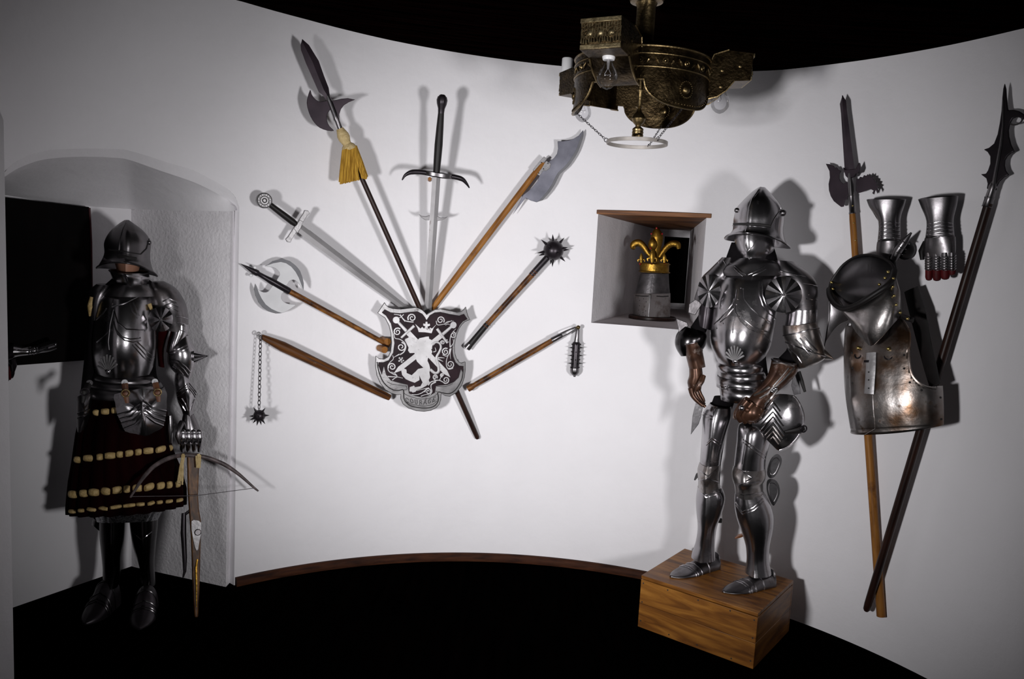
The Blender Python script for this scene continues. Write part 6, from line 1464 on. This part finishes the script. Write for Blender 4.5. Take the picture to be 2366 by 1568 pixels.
m_b = MB(); m_b.tube(B3, [K1.m(2.0 + 3.0 * min(1, min(i, k - 1 - i) / 14)) for i in range(k)], 10, flat=(nst, .7)); part('bow', m_b, mat('dark_grey_bow', [(.3, (.03, .022, .022)), (.7, (.12, .09, .09))], (40, 40, 40), rough=.5, metal=.2), t)
mb = MB(); mb.tube([B3[3], on_plane(450, 1145, top + nst * .06, nst), B3[-2]], .0013, 6); part('string', mb, STEELD, t)
for s_ in (-1, 1):
    mb = MB(); rn = random.Random(9 + s_)
    for j in range(9):
        x0 = (426 if s_ < 0 else 459) + rn.uniform(-6, 4); x1 = (417 if s_ < 0 else 461) + rn.uniform(-7, 5) * (1 if s_ < 0 else .4)
        mb.tube([on_plane(x0, 1047 + rn.uniform(0, 6), top + nst * .035, nst), on_plane((x0 + x1) / 2 + rn.uniform(-2, 2), 1080, top + nst * .038, nst), on_plane(x1, 1112 + rn.uniform(-6, 8) if s_ < 0 else 1062, top + nst * .030, nst)], .0035, 6)
    part('cord_binding', mb, CORDM, t)

# ================================================================== black board on the alcove's back wall, and the plate arm on it
def bw(x, y, lift=0): return on_plane(x, y, B0 - nb * 0 + (nbi * lift), nb)
nbi = nb if nb.dot(CAM - B0) > 0 else -nb
pts = [(-260, 438), (8, 455), (120, 468), (207, 478), (212, 560), (214, 700), (214, 831), (120, 838), (-260, 866)]
mb = MB(); mb.prism([bw(x, y, .045) for x, y in pts], nbi, .043)
c = bw(100, 650, .045)
t = thing('wall_board', 'large near-black board filling the upper part of the alcove behind the armour', 'board', c)
part('panel', mb, PANELM, t, bevel=.003)
mb = MB(); mb.tube([bw(207, 480, .046), bw(211, 560, .046), bw(213, 700, .046)], [.004, .004, .003], 6); part('red_edge', mb, REDEDGE, t, label='dark red painted edge')
Kb = Kf(bw(80, 800, .11)); 
t = thing('plate_arm', 'polished plate forearm with gauntlet hung on the black alcove board', 'arm guard', Kb.p(80, 800))
ar = LO(Kb, [(129, 784, 131, 806, .04, .04), (110, 789, 112, 812, .036, .036), (92, 795, 93, 815, .03, .03), (84, 799, 84, 817, .027, .027), (64, 801, 64, 820, .028, .028), (48, 798, 47, 822, .036, .036), (32, 794, 30, 826, .042, .042)], n=28, m=4)
a_ = part('forearm_plate', ar, STEEL, t); sar = Surf(ar)
for x in (66, 72, 78, 84): part('wrist_lame', sar.line([(x, 799), (x + 2, 808), (x, 818)], .003), STEEL, a_)
part('cuff_bolt', MB().ball(sar.hit(128, 796)[0], .006, 10), STEEL, a_)
hb = LO(Kb, [(33, 794, 31, 827, .04, .035), (20, 800, 14, 836, .035, .03), (12, 820, 30, 848, .03, .025)], n=24, m=3); h_ = part('gauntlet', hb, BLACKST, t)
for i, x in enumerate((13, 18, 23, 28)): part('finger', MB().tube([Kb.p(x, 845, .0), Kb.p(x, 862, .0), Kb.p(x - 1, 876 - i * 3, -.005), Kb.p(x - 1, 884 - i * 4, -.01)], [.009, .009, .0085, .005], 8), RED if i == 2 else BLACKST, h_)
part('thumb', MB().tube([Kb.p(30, 830, .02), Kb.p(33, 845, .025), Kb.p(31, 858, .02)], [.009, .009, .005], 8), BLACKST, h_)
# ================================================================== repeats
for o in SC.objects:
    if o.parent is None:
        k = o.name.split('.')[0]
        gname = {'wall_peg': 'pegs carrying the weapons on the wall', 'gauntlet': 'gauntlets hung on the right wall', 'suit_of_armor': 'standing suits of armour'}.get(k)
        if gname: o['group'] = gname
# ================================================================== light
def spot(name, loc, tgt, power, ang, blend, rad, col=(1, 1, 1)):
    l = bpy.data.lights.new(name, 'SPOT'); l.energy = power; l.spot_size = radians(ang); l.spot_blend = blend; l.shadow_soft_size = rad; l.color = col
    o = bpy.data.objects.new(name, l); COL.objects.link(o); o.location = loc
    o.rotation_euler = (V(tgt) - V(loc)).to_track_quat('-Z', 'Y').to_euler(); return o
spot('lamp_from_left', (-1.15, .45, 1.12), (.46, 3.6, 1.15), 300, 71, 1.0, .13, (1, .985, 1))
spot('lamp_from_right', (1.15, .45, 1.12), (-.46, 3.6, 1.12), 208, 68, 1.0, .15, (1, .985, 1))
w = bpy.data.worlds.new('world'); SC.world = w; w.use_nodes = True
w.node_tree.nodes['Background'].inputs[0].default_value = (.9, .93, 1, 1)
w.node_tree.nodes['Background'].inputs[1].default_value = .006
SC.view_settings.view_transform = 'Standard'; SC.view_settings.look = 'None'
SC.view_settings.exposure = 0; SC.view_settings.gamma = 1; SC.view_settings.use_curve_mapping = False
